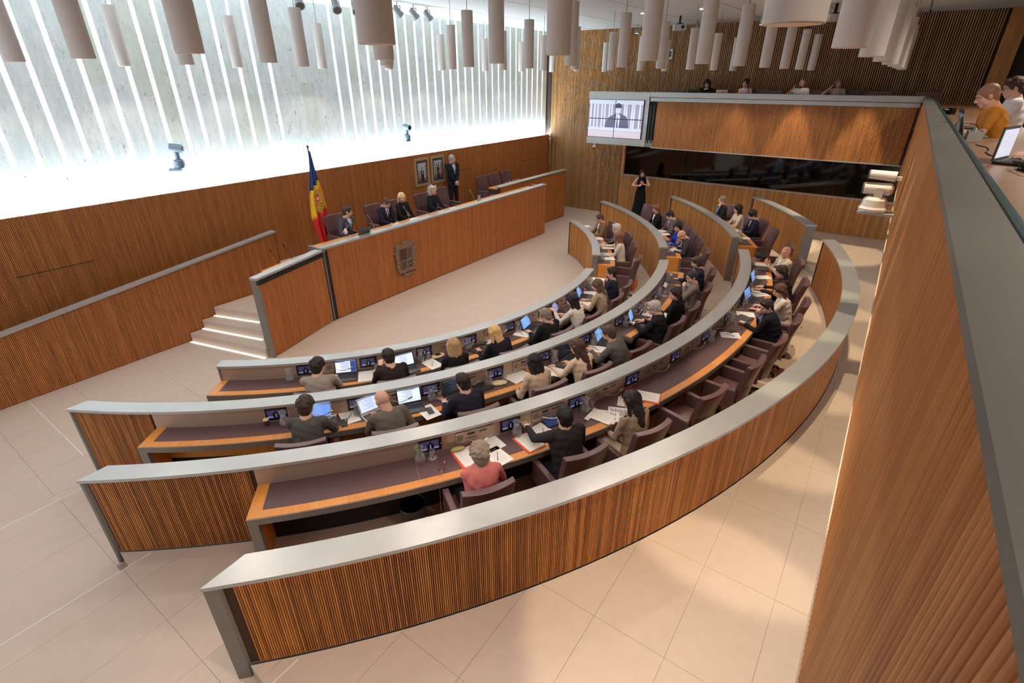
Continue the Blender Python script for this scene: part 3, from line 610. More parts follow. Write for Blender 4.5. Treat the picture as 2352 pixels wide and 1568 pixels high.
# ================================================================== PORTRAITS
GOLD = mat('pale_gold_frame', (188, 164, 124), .4, .4); PAP = mat('mount', (74, 66, 64), .7); SK = mat('portrait_skin', (206, 158, 130), .7); DK = mat('portrait_dark', (26, 24, 30), .7); RD = mat('portrait_red', (170, 60, 56), .7); GR = mat('portrait_grey', (176, 184, 196), .7)
for q, (x, lab) in enumerate(((11.155, 'left framed portrait on the panelling, figure in dark suit before flags'), (11.825, 'right framed portrait on the panelling, figure in black with red sash before windows'))):
    t = thing('framed_portrait', lab, 'picture', (x, YB-.02, 2.19), group='portraits on the panelling')
    g = G()
    for c, s in (((0, 0, .355), (.59, .035, .07)), ((0, 0, -.355), (.59, .035, .07)), ((-.26, 0, 0), (.07, .035, .64)), ((.26, 0, 0), (.07, .035, .64))): g.box(c, s)
    g.build('frame', GOLD, t)
    g = G(); g.box((0, .004, 0), (.46, .012, .66), 0); g.box((0, -.004, 0), (.33, .006, .50), 1)
    P2 = Matrix.Rotation(PI/2, 4, 'X')
    for sx in ((-1.1, 1.1) if q == 0 else (-1, -.35, .35, 1)): g.poly([(sx*.12-.012, -.24), (sx*.12+.02, -.24), (sx*.12+.012, .2), (sx*.12-.008, .2)], .002, 1 if q == 0 and sx < 0 else (2 if q == 0 else 3), Matrix.Translation((0, -.007, 0)) @ P2)
    g.poly([(-.165, -.25), (.165, -.25), (.165, -.17), (-.165, -.15)], .002, 5, Matrix.Translation((0, -.009, 0)) @ P2)
    g.poly([(-.05, -.25), (.05, -.25), (.062, .0), (.05, .045), (.015, .06), (-.015, .06), (-.05, .045), (-.062, 0)], .003, 3, Matrix.Translation((0, -.011, 0)) @ P2)
    g.poly([(-.012, -.06), (.012, -.06), (.014, .055), (-.014, .055)] if q == 0 else [(-.03, -.12), (.035, -.12), (.04, -.02), (-.03, -.03)], .003, 1 if q == 0 else 2, Matrix.Translation((0, -.013, 0)) @ P2)
    g.ell((0, -.014, .092), (.024, .004, .032), 10, 4); g.ell((0, -.0145, .112), (.025, .004, .016), 10, 3)
    g.poly([(.1, -.24), (.15, -.24), (.135, .02), (.11, .06)] if q else [(-.15, -.24), (-.1, -.24), (-.11, .04), (-.135, .08)], .002, 2, Matrix.Translation((0, -.010, 0)) @ P2)
    g.build('picture', [PAP, GR, RD, DK, SK, mat('portrait_floor', (120, 96, 84), .7)], t)
# ================================================================== VIDEO WALL
V1, V2, V3, V4, V5 = [mat('video_%d' % i, tuple(int(v*.86) for v in c), .3, emit=e*.72) for i, (c, e) in enumerate((((176, 180, 210), .9), ((226, 236, 255), 1.25), ((104, 110, 146), .6), ((236, 226, 240), 1.1), ((70, 70, 100), .6)))]
V6 = mat('video_stripe', (206, 204, 234), .3, emit=1.0)
t = thing('video_wall', 'two-by-two video wall showing a masked speaker in a suit, on the gallery corner', 'screen', (XG-.03, 7.73, 3.435), -PI/2)
# local x to the right as seen from the hall (world -y), local y = world +x (into the wall)
g = G(); g.box((0, .02, 0), (1.93, .05, 1.15)); g.build('bezel', BLACK, t)
shapes = [([(-.94, -.56), (.94, -.56), (.94, .56), (-.94, .56)], 0)]
for q in range(14): x = -.9+q*.13+.03*math.sin(q*3); shapes.append(([(x, -.3), (x+.05, -.3), (x+.05, .44), (x, .44)], 5))
shapes += [([(-.94, .44), (.94, .44), (.94, .56), (-.94, .56)], 1), ([(-.94, -.36), (.94, -.36), (.94, -.26), (-.94, -.26)], 1), ([(-.94, -.56), (.94, -.56), (.94, -.37), (-.94, -.37)], 3)]
shapes += [([(-.34, -.26), (.5, -.26), (.46, -.02), (.38, .1), (.18, .17), (0, .15), (-.2, .06), (-.3, -.08)], 2), ([(.03, -.26), (.16, -.26), (.19, .12), (.05, .16)], 1), ([(.075, -.26), (.125, -.26), (.11, .06), (.085, .06)], 4)]
shapes += [([(.10+.11*math.cos(a), .3+.15*math.sin(a)) for a in np.linspace(0, 2*PI, 17)[:-1]], 3), ([(-.02, .33), (.22, .33), (.21, .43), (.1, .48), (-.0, .43)], 4), ([(.0, .2), (.2, .2), (.19, .28), (.01, .28)], 1)]
def clip(P, ax, val, keep):
    R = []
    for a, b in zip(P, P[1:]+P[:1]):
        ia, ib = (a[ax]-val)*keep >= 0, (b[ax]-val)*keep >= 0
        if ia: R.append(a)
        if ia != ib: s = (val-a[ax])/(b[ax]-a[ax]); R.append((a[0]+(b[0]-a[0])*s, a[1]+(b[1]-a[1])*s))
    return R
for sx in (-1, 1):
    for sz in (-1, 1):
        g = G()
        for q, (P, mi) in enumerate(shapes):
            for ax, a, b in ((0, .012 if sx > 0 else -.955, .955 if sx > 0 else -.012), (1, .012 if sz > 0 else -.565, .565 if sz > 0 else -.012)):
                P = clip(P, ax, a, 1) if P else P; P = clip(P, ax, b, -1) if P else P
            if len(P) > 2: g.add([Vector((x, -.006-.0006*q, z)) for x, z in P], [tuple(range(len(P)))], mi)
        g.build('screen', [V1, V2, V3, V4, V5, V6], t)
# ================================================================== CEILING FITTINGS, CAMERAS
CYLM = mat('pendant_shell', (214, 204, 198), .75, noise=.04, nscale=150)
cb = G(); cb.lathe([(.096, 0), (.098, .006), (.098, 1.0), (.09, 1.006)], 28, cap=False); SHELL = cb
cy0 = None
names = {}
for (x, y, i, j) in CYL:
    if j < 0: continue
    col = ['first', 'second', 'third', 'fourth', 'fifth', 'sixth', 'seventh', 'eighth', 'ninth', 'tenth'][i+1]
    rw = ['row beside the camera gallery', 'second row from the camera gallery', 'third row from the camera gallery', 'third row from the marble wall', 'second row from the marble wall', 'row beside the marble wall'][j]
    lab = 'pale cylindrical pendant lamp, %s counting from the near end, %s' % (col, rw)
    if cy0 is None:
        cy0 = thing('pendant_cylinder', lab, 'pendant lamp', (x, y, CYL_Z), group='pendant cylinders over the hall')
        g = G(); g.lathe([(.090, .001), (.096, 0), (.0975, .006), (.0975, .83), (.09, .836)], 28); g.build('shell', CYLM, cy0, smooth=False)
        for p in cy0.children[0].data.polygons: p.use_smooth = abs(p.normal.z) < .5 and len(p.vertices) == 4
        g = G(); g.lathe([(.088, -.001), (.088, .0)], 28); g.build('diffuser', mat('lamp_diffuser', (244, 214, 190), .6), cy0)
        g = G(); g.cyl((0, 0, .83), (0, 0, ZC-CYL_Z), .0055, n=6); g.build('cable', mat('cable_grey', (120, 116, 114), .5), cy0)
    else: dup(cy0, (x, y, CYL_Z), 0, lab)
SPOTM = mat('spotlight_body', (150, 156, 160), .4, .5)
def spotlight(x, y, z, aim, label, lit=False, s=1.0):
    t = thing('spotlight', label, 'spotlight', (x, y, z), group='ceiling spotlights'); a = Vector(aim).normalized(); q = a.to_track_quat('Y', 'Z').to_matrix().to_4x4()
    g = G(); g.cyl((0, 0, ZC-z), (0, 0, .1*s), .008, n=6); g.tube([Vector((-.07*s, 0, 0)), Vector((-.07*s, 0, .09*s)), Vector((.07*s, 0, .09*s)), Vector((.07*s, 0, 0))], .006); g.build('bracket', BLACK, t)
    g = G(); g.cyl(-a*.09*s, a*.05*s, .05*s, .062*s, 14); g.cyl(a*.05*s, a*.10*s, .07*s, .075*s, 14); g.build('housing', SPOTM, t)
    g = G(); g.cyl(a*.1*s, a*.103*s, .06*s, .06*s, 14); g.build('lens', mat('lit_lens', (255, 240, 214), .3, emit=12) if lit else mat('dark_lens', (70, 60, 56), .3), t)
for (x, y), l in zip([(7.09, 9.95), (7.94, 9.95), (8.35, 9.85), (9.32, 9.64), (9.87, 9.7), (10.32, 9.7)], ['first', 'second', 'third', 'fourth', 'fifth', 'sixth']):
    spotlight(x, y, 5.92, (-.3 if x < 8.5 else .45, -.55 if x < 8.5 else -.2, -.6), 'grey theatre spotlight on the track near the marble wall, %s from left' % l, s=1.25 if x < 8.5 else 1.15)
for (x, y), l in zip([(17.3, 7.5), (16.9, 5.5), (16.4, 3.7)], ['left', 'middle', 'right']):
    spotlight(x, y, 5.93, (.1, 0, -1), 'small lit spotlight before the far slatted wall, %s of three' % l, True, .8)
for (x, y), l in zip([(14.46, 6.16), (14.38, 4.64), (14.21, 3.16)], ['left', 'middle', 'right']):
    g = G(); g.cyl((0, 0, -.01), (0, 0, .02), .045, n=16); o = g.build('ceiling_downlight', mat('lit_lens', (255, 240, 214), .3, emit=12)); o.location = (x, y, ZC-.005)
    tag(o, 'small round lit downlight in the ceiling, %s of three' % l, 'ceiling light', 'recessed ceiling downlights')
for (x, y, l) in ((15.59, 5.57, 'white projector hung from the ceiling left of the round pendants'), (15.1, 1.9, 'boxy grey projector hung from the ceiling behind the large near pendant')):
    t = thing('projector', l, 'projector', (x, y, 5.82), .5)
    g = G(); g.box((0, 0, 0), (.34, .3, .13)); g.build('body', mat('projector_white', (196, 196, 196), .5), t)
    g = G(); g.cyl((-.17, -.06, 0), (-.22, -.06, 0), .04, n=14); g.build('lens', BLACK, t); g = G(); g.box((0, 0, .16), (.05, .05, .22)); g.box((0, 0, .08), (.2, .16, .02)); g.build('bracket', BLACK, t)
BLUEG = mat('camera_shell_grey', (120, 140, 156), .35)
def ptz(loc, rz, label, m, s=1.0, tall=False):
    t = thing('surveillance_camera', label, 'camera', loc, rz)
    g = G(); g.box((0, .05*s, -.02*s), (.14*s, .16*s, .03*s)); g.build('wall_bracket', m, t)
    g = G(); g.lathe([(.068*s, 0), (.075*s, .03*s), (.07*s, .09*s), (.05*s, .11*s)], 18); g.build('base', m, t, smooth=False)
    g = G(); g.cyl((0, 0, .1*s), (0, 0, (.24 if tall else .17)*s), .035*s, n=14); g.build('neck', m, t)
    g = G(); h = (.26 if tall else .2)*s; a, b = Vector((.0, .06*s, h+.01)), Vector((0, -.09*s, h-.02)); g.cyl(a, b, .06*s, .055*s, 16); g.build('head', m, t)
    g = G(); g.cyl(b, b+(b-a).normalized()*.012, .035*s, n=14); g.build('lens', BLACK, t)
ptz((4.66, YB-.09, 3.12), .9, 'grey pan-tilt camera before the marble wall, left one', BLUEG, 1.35, True)
ptz((10.62, YB-.09, 3.12), .1, 'grey pan-tilt camera before the marble wall, right one above the portraits', BLUEG, 1.25, True)
WC = mat('camera_white', (220, 210, 202), .4)
t = thing('surveillance_camera', 'white tube camera, topmost of the pair fixed to the side gallery face', 'camera', (9.0, .03, 3.43))
g = G(); g.cyl((0, -.14, 0), (0, .17, .01), .068, .06, 18); g.build('head', WC, t, smooth=False); g = G(); g.cyl((0, .17, .01), (0, .19, .01), .062, .055, 18); g.build('lens', mat('lens_grey', (96, 88, 84), .3), t)
g = G(); g.box((0, -.16, -.02), (.05, .1, .05)); g.build('bracket', WC, t)
t = thing('surveillance_camera', 'white pan-tilt tube camera on a round base, lower on the side gallery face', 'camera', (9.0, .05, 2.95))
g = G(); g.lathe([(.17, 0), (.18, .04), (.16, .07), (.145, .16), (.11, .20)], 26); g.build('base', WC, t); g = G(); g.box((0, -.05, -.02), (.3, .44, .03)); g.build('shelf', STEEL, t)
g = G(); g.cyl((0, -.13, .305), (0, .17, .30), .085, .078, 20); g.ell((0, -.13, .305), (.085, .05, .085), 16); g.build('head', WC, t); g = G(); g.cyl((0, .17, .30), (0, .195, .30), .078, .07, 20); g.build('lens', mat('lens_grey', (96, 88, 84), .3), t)
g = G(); g.box((-.09, -.02, .25), (.03, .1, .16)); g.box((.09, -.02, .25), (.03, .1, .16)); g.build('yoke', WC, t)
for x, y in DOWN:
    if x < 3.1: continue
    g = G(); g.cyl((0, 0, -.012), (0, 0, .02), .05, n=14); o = g.build('ceiling_downlight', mat('downlight_trim', (150, 140, 130), .5)); o.location = (x, y, ZC-.004); tag(o, 'small recessed downlight above the ' + ('far gallery front, ' if x > 16 else 'side gallery front, ') + ['first', 'second', 'third', 'fourth', 'fifth', 'sixth', 'seventh', 'eighth'][(DOWN.index((x, y)) if x > 16 else DOWN.index((x, y))-4)], 'ceiling light', 'downlights along the gallery fronts')
t = thing('dome_camera', 'small white dome camera hanging below the video wall box', 'camera', (XG+.08, 8.45, 2.56))
g = G(); g.cyl((0, 0, .0), (0, 0, .09), .035, n=12); g.build('mount', WC, t); g = G(); g.ell((0, 0, -.03), (.06, .06, .065), 14); g.build('dome', WC, t); g = G(); g.ell((-.02, .0, -.06), (.045, .045, .045), 12); g.build('lens', BLACK, t)
t = thing('wall_thermostat', 'small white framed display high on the far slatted wall', 'display', (XW-.03, 6.73, 5.3))
g = G(); g.box((0, 0, 0), (.03, .2, .28)); g.build('frame', WHITE, t); g = G(); g.box((-.016, 0, 0), (.01, .12, .17)); g.build('display', BLACK, t)
# wall lamp with candle shape on the slatted wall
BRASS = mat('pale_brass', (198, 170, 130), .35, .6)
t = thing('wall_lamp', 'slender metal bracket lamp with white tip on the far wall by the corner', 'wall lamp', (XW-.1, 11.0, 2.6))
g = G(); g.tube([Vector((.1, -.35, .03)), Vector((-.02, .02, .03)), Vector((.1, -.33, -.25))], .012); g.build('bracket', BRASS, t)
g = G(); g.lathe([(.004, -1.0), (.018, -.98), (.018, -.3), (.05, -.2), (.065, -.08), (.03, 0), (.05, .04), (.02, .1)], 14, c=(-.04, .04, 0)); g.build('shaft', BRASS, t)
g = G(); g.ell((-.04, .04, .2), (.02, .02, .12)); g.build('tip', mat('lamp_tip', (255, 250, 235), .5, emit=3), t)
# ================================================================== PEOPLE
TMP = bpy.data.scenes.new('tmp'); VLT = TMP.view_layers[0]
def geo(g): return [tuple(v) for v in g.v], g.f
def remesh(g, vox, it=4, disp=None):
    me = bpy.data.meshes.new('tmp'); me.from_pydata([tuple(v) for v in g.v], [], g.f); o = bpy.data.objects.new('tmp', me); TMP.collection.objects.link(o)
    m = o.modifiers.new('r', 'REMESH'); m.mode = 'VOXEL'; m.voxel_size = vox; m.adaptivity = 0
    if it: s = o.modifiers.new('s', 'SMOOTH'); s.factor = .5; s.iterations = it
    VLT.update(); ev = o.evaluated_get(VLT.depsgraph); em = ev.to_mesh()
    V = np.empty(len(em.vertices)*3, np.float32); em.vertices.foreach_get('co', V); V = V.reshape(-1, 3); F = [tuple(p.vertices) for p in em.polygons]; ev.to_mesh_clear()
    bpy.data.objects.remove(o); bpy.data.meshes.remove(me)
    return V, F
def mk(name, parts, mats, parent):
    """parts = list of (V,F,mat index)"""
    V = np.concatenate([p[0] for p in parts]); F = []; M = []; b = 0
    for v, f, m in parts: F += [tuple(i+b for i in q) for q in f]; M += [m]*len(f); b += len(v)
    me = bpy.data.meshes.new(name); me.from_pydata(V.tolist(), [], F)
    for m in mats: me.materials.append(m)
    me.polygons.foreach_set('material_index', M); me.polygons.foreach_set('use_smooth', [True]*len(F)); me.update(); return obj(name, me, parent)
def cap(g, p, q, r0, r1): p = Vector(p); q = Vector(q); g.cyl(p, q, r0, r1, 12); g.ell(p, (r0,)*3, 12); g.ell(q, (r1,)*3, 12)
def loft(g, rings, n=18):
    V = []; 
    for c, ax, ay in rings:
        for i in range(n): t = 2*PI*i/n; V.append(c+ax*math.cos(t)+ay*math.sin(t))
    F = [(j*n+i, j*n+(i+1) % n, (j+1)*n+(i+1) % n, (j+1)*n+i) for j in range(len(rings)-1) for i in range(n)] + [tuple(range(n-1, -1, -1)), tuple(range((len(rings)-1)*n, len(rings)*n))]
    g.add(V, F)
def tf(geo_, M): V, F = geo_; A = np.array(M); return (V @ A[:3, :3].T.astype(np.float32) + A[:3, 3].astype(np.float32)), F
def flip(geo_): V, F = geo_; V = V.copy(); V[:, 0] *= -1; return V, [f[::-1] for f in F]
# heads (chin towards +Y, centre of skull at origin)
def make_head(fem):
    g = G(); g.ell((0, -.012, .022), (.075, .094, .090), 18); g.ell((0, .018, -.035), (.060 if not fem else .055, .068, .078), 14); g.ell((0, .052, -.088), (.030 if not fem else .024, .026, .022), 10)
    g.ell((0, .078, .030), (.052, .014, .012), 8); g.cyl((0, .082, .022), (0, .108, -.026), .007, .014, 8); g.ell((0, .101, -.028), (.017, .013, .010), 8)
    g.ell((0, .083, -.060), (.025, .012, .012), 8)
    for s in (-1, 1): g.ell((s*.040, .055, -.028), (.026, .026, .028), 8); g.ell((s*.077, -.008, -.008), (.009, .018, .031), 8); g.ell((s*.047, .03, -.062), (.02, .03, .02), 8)
    cap(g, (0, -.018, -.06), (0, -.035, -.17), .053 if fem else .064, .058 if fem else .074)
    return remesh(g, .0078, 2)
HEADS = {True: make_head(True), False: make_head(False)}
def make_hand(curl, spread=.0, thumb=.6):
    """left hand: wrist at origin, fingers along +Y, palm facing -Z, thumb on +X"""
    g = G(); g.ell((0, -.01, 0), (.027, .03, .02), 10)
    loft(g, [(Vector((0, -.02, 0)), Vector((.024, 0, 0)), Vector((0, 0, .017))), (Vector((0, .03, 0)), Vector((.036, 0, 0)), Vector((0, 0, .016))), (Vector((-.001, .085, -.002)), Vector((.041, 0, 0)), Vector((0, 0, .013)))], 14)
    for x, L, r, sp in ((.031, .070, .0092, .08), (.010, .080, .0095, .0), (-.012, .073, .009, -.06), (-.033, .056, .008, -.14)):
        p = Vector((x, .075, -.002)); a = 0.0
        for q, fr in enumerate((.42, .32, .26)):
            a += curl*(.55, .9, .6)[q]; d = Vector((math.sin(sp+spread*sp*2)*math.cos(a), math.cos(a)*math.cos(sp), -math.sin(a))); e = p+d*L*fr*1.08; cap(g, p, e, r*(1-.08*q), r*(1-.08*(q+1))); p = e
    p = Vector((.026, .015, -.006)); d = Vector((.62, .62, -.35*thumb)).normalized(); e = p+d*.045; cap(g, p, e, .0125, .0105); d = Vector((.25, .9, -.5*thumb)).normalized(); cap(g, e, e+d*.032, .0105, .009); cap(g, e+d*.03, e+d*.042, .009, .0075)
    return remesh(g, .0052, 1)
HANDS = {'relax': make_hand(.38), 'flat': make_hand(.1), 'fist': make_hand(1.35, thumb=1.6), 'type': make_hand(.62, .3), 'point': make_hand(.22, .5, .3)}
HANDS_R = {k: flip(v) for k, v in HANDS.items()}
HN = np.random.default_rng(3)
def make_hair(style):
    g = G(); it = 2; vox = .009; C0 = (0, -.018, .036)
    if style in ('short', 'crop', 'curly', 'wavyman', 'bob', 'long', 'longside', 'curlylong', 'fringe', 'pony'):
        r = dict(short=(.083, .100, .088), crop=(.081, .099, .086), curly=(.090, .104, .096)).get(style, (.088, .104, .090)); g.ell(C0, r, 20)
        g.ell((0, -.052, -.018), (r[0]-.006, .056, .072), 14)
        for s in (-1, 1): g.ell((s*.066, .012, .018), (.014, .034, .04), 8)
    if style in ('short', 'crop', 'curly', 'wavyman'): g.ell((0, -.058, -.058), (.060, .040, .052), 12)
    if style in ('short', 'wavyman'): g.ell((0, .052, .086), (.055, .036, .026), 10)
    if style == 'wavyman':
        for s in (-1, 1): g.ell((s*.076, -.015, -.025), (.022, .045, .06), 10); g.ell((s*.04, .06, .08), (.04, .03, .03), 8)
        g.ell((0, -.06, -.07), (.07, .05, .06), 10)
    if style == 'ring':
        for a in np.linspace(PI*1.04, PI*1.96, 17): g.ell((.070*math.cos(a), -.012+.084*math.sin(a), -.018), (.010, .012, .030), 8)
    if style == 'curly':
        for q in range(120):
            t, p = HN.uniform(0, 2*PI), HN.uniform(0, 1.75); v = Vector((math.sin(p)*math.cos(t), math.sin(p)*math.sin(t), math.cos(p)))
            if v.y > .55 and v.z < .45: continue
            g.ell((C0[0]+v.x*.095, C0[1]+v.y*.106, C0[2]+v.z*.098), (HN.uniform(.010, .016),)*3, 8)
    def curtain(zlow, wide, back, front=.0, wave=0.0, taper=.75):
        for s in (-1, 1):
            x0 = .074; pts = []
            for q in range(7): t = q/6; pts.append(Vector((s*(x0+.012+wide*t*(1-.5*t))+wave*math.sin(q*1.9+s), -.01+front*t-.045*t, .03-(.03-zlow)*t)))
            for q, (a, b) in enumerate(zip(pts, pts[1:])): cap(g, a, b, .024*(1-.25*q/6), .024*(1-.25*(q+1)/6))
        n = 7
        for q in range(n):
            t = q/(n-1); z = .0-(0-zlow)*t; w_ = (.078+wide*t)*(1-(1-taper)*t*t)
            g.ell((wave*math.sin(q*2), -.058-back*t, z), (w_, .042-.010*t, .052+abs(zlow)*.07), 12)
    if style == 'bob': curtain(-.125, .006, .0, .02, taper=1.0)
    if style == 'fringe': curtain(-.22, .004, .02, .02, taper=.9); g.ell((0, .066, .062), (.062, .026, .034), 10)
    if style == 'long': curtain(-.34, .010, .055, .0, .004, taper=.62)
    if style == 'longside': curtain(-.25, .018, .035, .03, .01, taper=.8); g.ell((.03, .058, .075), (.05, .03, .03), 8)
    if style == 'pony': curtain(-.06, .0, .0)
    if style == 'curlylong':
        for q in range(300):
            t = HN.uniform(0, 2*PI); z = HN.uniform(-.20, .13); r = math.sqrt(max(.0, 1-((z-.02)/.2)**2)); x, y = (.108*r+.01)*math.cos(t), -.02+(.11*r)*math.sin(t)
            if y > .045 and z < .07: continue
            g.ell((x, y, z), (HN.uniform(.010, .018),)*3, 8)
    if not g.v: return None
    V, F = remesh(g, vox if 'curly' not in style else .0075, it if 'curly' not in style else 1)
    if style not in ('ring', 'curlylong', 'curly'):          # strand relief
        ang = np.arctan2(V[:, 0], V[:, 1]+.02); amp = .0042 if style != 'crop' else .0012
        f = np.sin(ang*(38 if 'curly' not in style else 22)+8*np.sin(V[:, 2]*22))+.6*np.sin(ang*71+V[:, 2]*40); rad = V-np.array([0, -.02, 0], np.float32); rad /= np.linalg.norm(rad, axis=1)[:, None]+1e-6
        f = f+.9*np.sin(V[:, 0]*61+9*V[:, 2])*np.sin(V[:, 1]*57+3)*np.sin(V[:, 2]*48+1)*1.6; V = V+rad*(amp*f)[:, None].astype(np.float32)
    return V, F
HAIR = {}
def skin(c): return mat('skin_%d_%d_%d' % c, c, .5, noise=.05, nscale=20)
def cloth(c, pat=None):
    nm = 'cloth_%d_%d_%d%s' % (*c, pat or '')
    if nm in MATS: return MATS[nm]
    m = mat(nm, c, .85, noise=.10, nscale=60, bump=.35, spec=.2); 
    if pat:
        nt = m.node_tree; b = nt.nodes['Principled BSDF']; tc = nt.nodes.new('ShaderNodeTexCoord'); wv = nt.nodes.new('ShaderNodeTexWave' if pat == 'stripe' else 'ShaderNodeTexNoise')
        if pat == 'stripe': wv.bands_direction = 'Z'; wv.inputs['Scale'].default_value = 22; wv.inputs['Distortion'].default_value = 2.5
        else: wv.inputs['Scale'].default_value = 38; wv.inputs['Distortion'].default_value = 3
        cr = nt.nodes.new('ShaderNodeValToRGB'); cr.color_ramp.elements[0].position = .38; cr.color_ramp.elements[1].position = .56; cr.color_ramp.elements[0].color = lin(tuple(int(v*.45) for v in c)); cr.color_ramp.elements[1].color = lin(c)
        nt.links.new(tc.outputs['Object'], wv.inputs['Vector']); nt.links.new(wv.outputs['Fac'], cr.inputs['Fac']); nt.links.new(cr.outputs['Color'], b.inputs['Base Color'])
    return m
SHOE = mat('shoe_leather', (30, 26, 26), .35); EYEW = mat('eye_dark', (40, 30, 26), .3); LIP = mat('lips', (150, 84, 76), .5); GLS = mat('spectacle_frame', (30, 26, 26), .3)
shoe_me = None
def ik(S, W, a, b, hint):
    d = W-S; L = d.length
    if L > a+b-.004: W = S+d*((a+b-.004)/L); d = W-S; L = d.length
    x = (a*a-b*b+L*L)/(2*L); h = math.sqrt(max(0, a*a-x*x)); u = d/L; n = (hint-u*hint.dot(u)).normalized(); return S+u*x+n*h, W
def person(loc, rz, label, lean=.22, tilt=0, twist=0, hy=0, hp=.15, L=None, R=None, hL='relax', hR='relax', fem=False, hair='short', hc=(40, 30, 26), sk=(214, 164, 138),
           top=(50, 50, 56), pat=None, pants=(40, 40, 46), shirt=None, tie=None, glasses=None, beard=None, sleeve=1.0, s=.97, stand=False, skirt=False, face=True, group=None, elbow=None, legs=True, headband=False, slim=1.0):
    global shoe_me
    t = thing('person', label, 'person', loc, rz, group); t.scale = (s, s, s)
    Rt = Matrix.Rotation(twist, 3, 'Z')
    def D(a): return Rt @ Vector((math.sin(tilt), math.sin(a), math.cos(a)*math.cos(tilt))).normalized()
    ax = Rt @ Vector((math.cos(tilt), 0, -math.sin(tilt)))
    H = Vector((0, 0, .94 if stand else .53)); M_ = H+D(lean*.6)*.22; Cc = M_+D(lean)*.20; N = Cc+D(lean*1.15)*.135; HP = N+D(lean*.9+hp*.25)*.016
    sw = .165 if fem else .185
    def ring_(c, a, rx, ry, o=0): ay = D(a).cross(ax); ay = -ay if ay.y < 0 else ay; return (c+ay*o, ax*rx*slim, ay*ry*slim)
    def torso(e):
        return [ring_(H-D(lean*.5)*.10, lean*.3, .150+e, .105+e), ring_(H, lean*.5, (.168 if fem else .165)+e, .122+e), ring_(M_-D(lean*.6)*.06, lean*.6, (.125 if fem else .150)+e, .102+e), ring_(M_+D(lean*.8)*.06, lean*.8, (.135 if fem else .162)+e, .108+e, .004), ring_(Cc, lean, (.150 if fem else .178)+e, (.118 if fem else .115)+e, .008), ring_(Cc+D(lean)*.075, lean*1.1, (.150 if fem else .172)+e, .092+e), ring_(N+D(lean)*.018, lean*1.1, .066+e, .056+e)]
    Sh = {q: Cc+D(lean)*.088+ax*q*(sw-.005) for q in (-1, 1)}
    HM = Matrix.Translation(HP) @ Matrix.Rotation(twist*.3+hy, 4, 'Z') @ Matrix.Rotation(tilt*.5, 4, 'Y') @ Matrix.Rotation(-hp, 4, 'X') @ Matrix.Translation((0, .018, .125)) @ Matrix.Scale(1.05, 4)
    fwd = Rt @ Vector((0, 1, 0)); arms = {}
    for q, W, nm in ((-1, L, hL), (1, R, hR)):
        W = Vector(W) if W is not None else Vector((q*.16, .40, .775))
        hint = Vector((q*.55, -.35, -1)) if not elbow or q not in elbow else Vector(elbow[q])
        E, W = ik(Sh[q], W, .29, .255, hint); arms[q] = (E, W, nm)
    if stand: kn = {q: Vector((q*.10, .03, .50)) for q in (-1, 1)}; an = {q: Vector((q*.11, 0, .08)) for q in (-1, 1)}
    else: kn = {q: Vector((q*.12, .42, .53)) for q in (-1, 1)}; an = {q: Vector((q*.11, .40, .09)) for q in (-1, 1)}
    hip = {q: H+Vector((q*.085, .0, -.03)) for q in (-1, 1)}
    # body: one continuous surface (head, trunk, limbs, hands)
    g = G(); loft(g, torso(-.012), 14)
    for q in (-1, 1):
        E, W, nm = arms[q]; cap(g, Sh[q], E, .046, .038); cap(g, E, W, .038, .026)
        if legs: cap(g, hip[q], kn[q], .075, .05); cap(g, kn[q], an[q], .048, .034); cap(g, an[q]+Vector((0, -.03, -.03)), an[q]+Vector((0, .13, -.05)), .032, .028)
    parts = [(*remesh(g, .021, 2), 0)]; parts.append((*tf(HEADS[fem], HM), 0))
    for q in (-1, 1):
        E, W, nm = arms[q]; d = (W-E).normalized()
        if nm.startswith('up_'): nm = nm[3:]; d2 = (d+Vector((0, .1, .8))).normalized(); pn = Vector((-q*.8, -.5, 0))
        elif nm.startswith('in_'): nm = nm[3:]; d2 = (d*.5+Vector((-q*.9, .2, 0))).normalized(); pn = Vector((0, -.6, -.6))
        else: d2 = (d*.6+fwd*.6*(1 if not stand else 0)+Vector((-q*.12, 0, -.05))).normalized() if not stand else d; pn = Vector((0, 0, -1)) if not stand else Vector((-q, 0, -.2))
        z = -(pn-d2*pn.dot(d2)).normalized(); x = d2.cross(z); HMt = Matrix.Translation(W) @ Matrix((x, d2, z)).transposed().to_4x4()
        parts.append((*tf((HANDS if q < 0 else HANDS_R)[nm], HMt), 0))
    S_ = skin(sk); mk('body', parts, [S_], t)
    # top
    c = cloth(top, pat); g = G(); loft(g, torso(.016), 20)
    for q in (-1, 1):
        E, W, nm = arms[q]; e = .0 if sleeve >= 1 else 0
        if sleeve > 0: cap(g, Sh[q]+ax*q*.002, E if sleeve >= .5 else Sh[q].lerp(E, .45+sleeve), .066 if not fem else .056, .052 if not fem else .045)
        if sleeve >= 1: Wc = E.lerp(W, .93); g.cyl(E, Wc, .052 if not fem else .045, .037 if not fem else .033, 12); g.ell(E, (.052 if not fem else .045,)*3, 12)
        if sleeve > 0: cap(g, N-D(lean)*.022+ax*q*.035, Sh[q], .046, .058 if not fem else .05)
    if stand and not skirt: pass
    jv, jf = remesh(g, .0145, 3); k_ = 7.0
    nz = .0035*np.sin(jv[:, 2]*55+jv[:, 0]*30+2*np.sin(jv[:, 1]*28))+.0025*np.sin(jv[:, 0]*70-jv[:, 2]*38); jv = jv+np.stack([nz*.6, nz, nz*.3], 1).astype(np.float32)
    nmx = 'jacket' if shirt or sleeve >= 1 else 'blouse'; J = mk(nmx, [(jv, jf, 0)], [c], t)
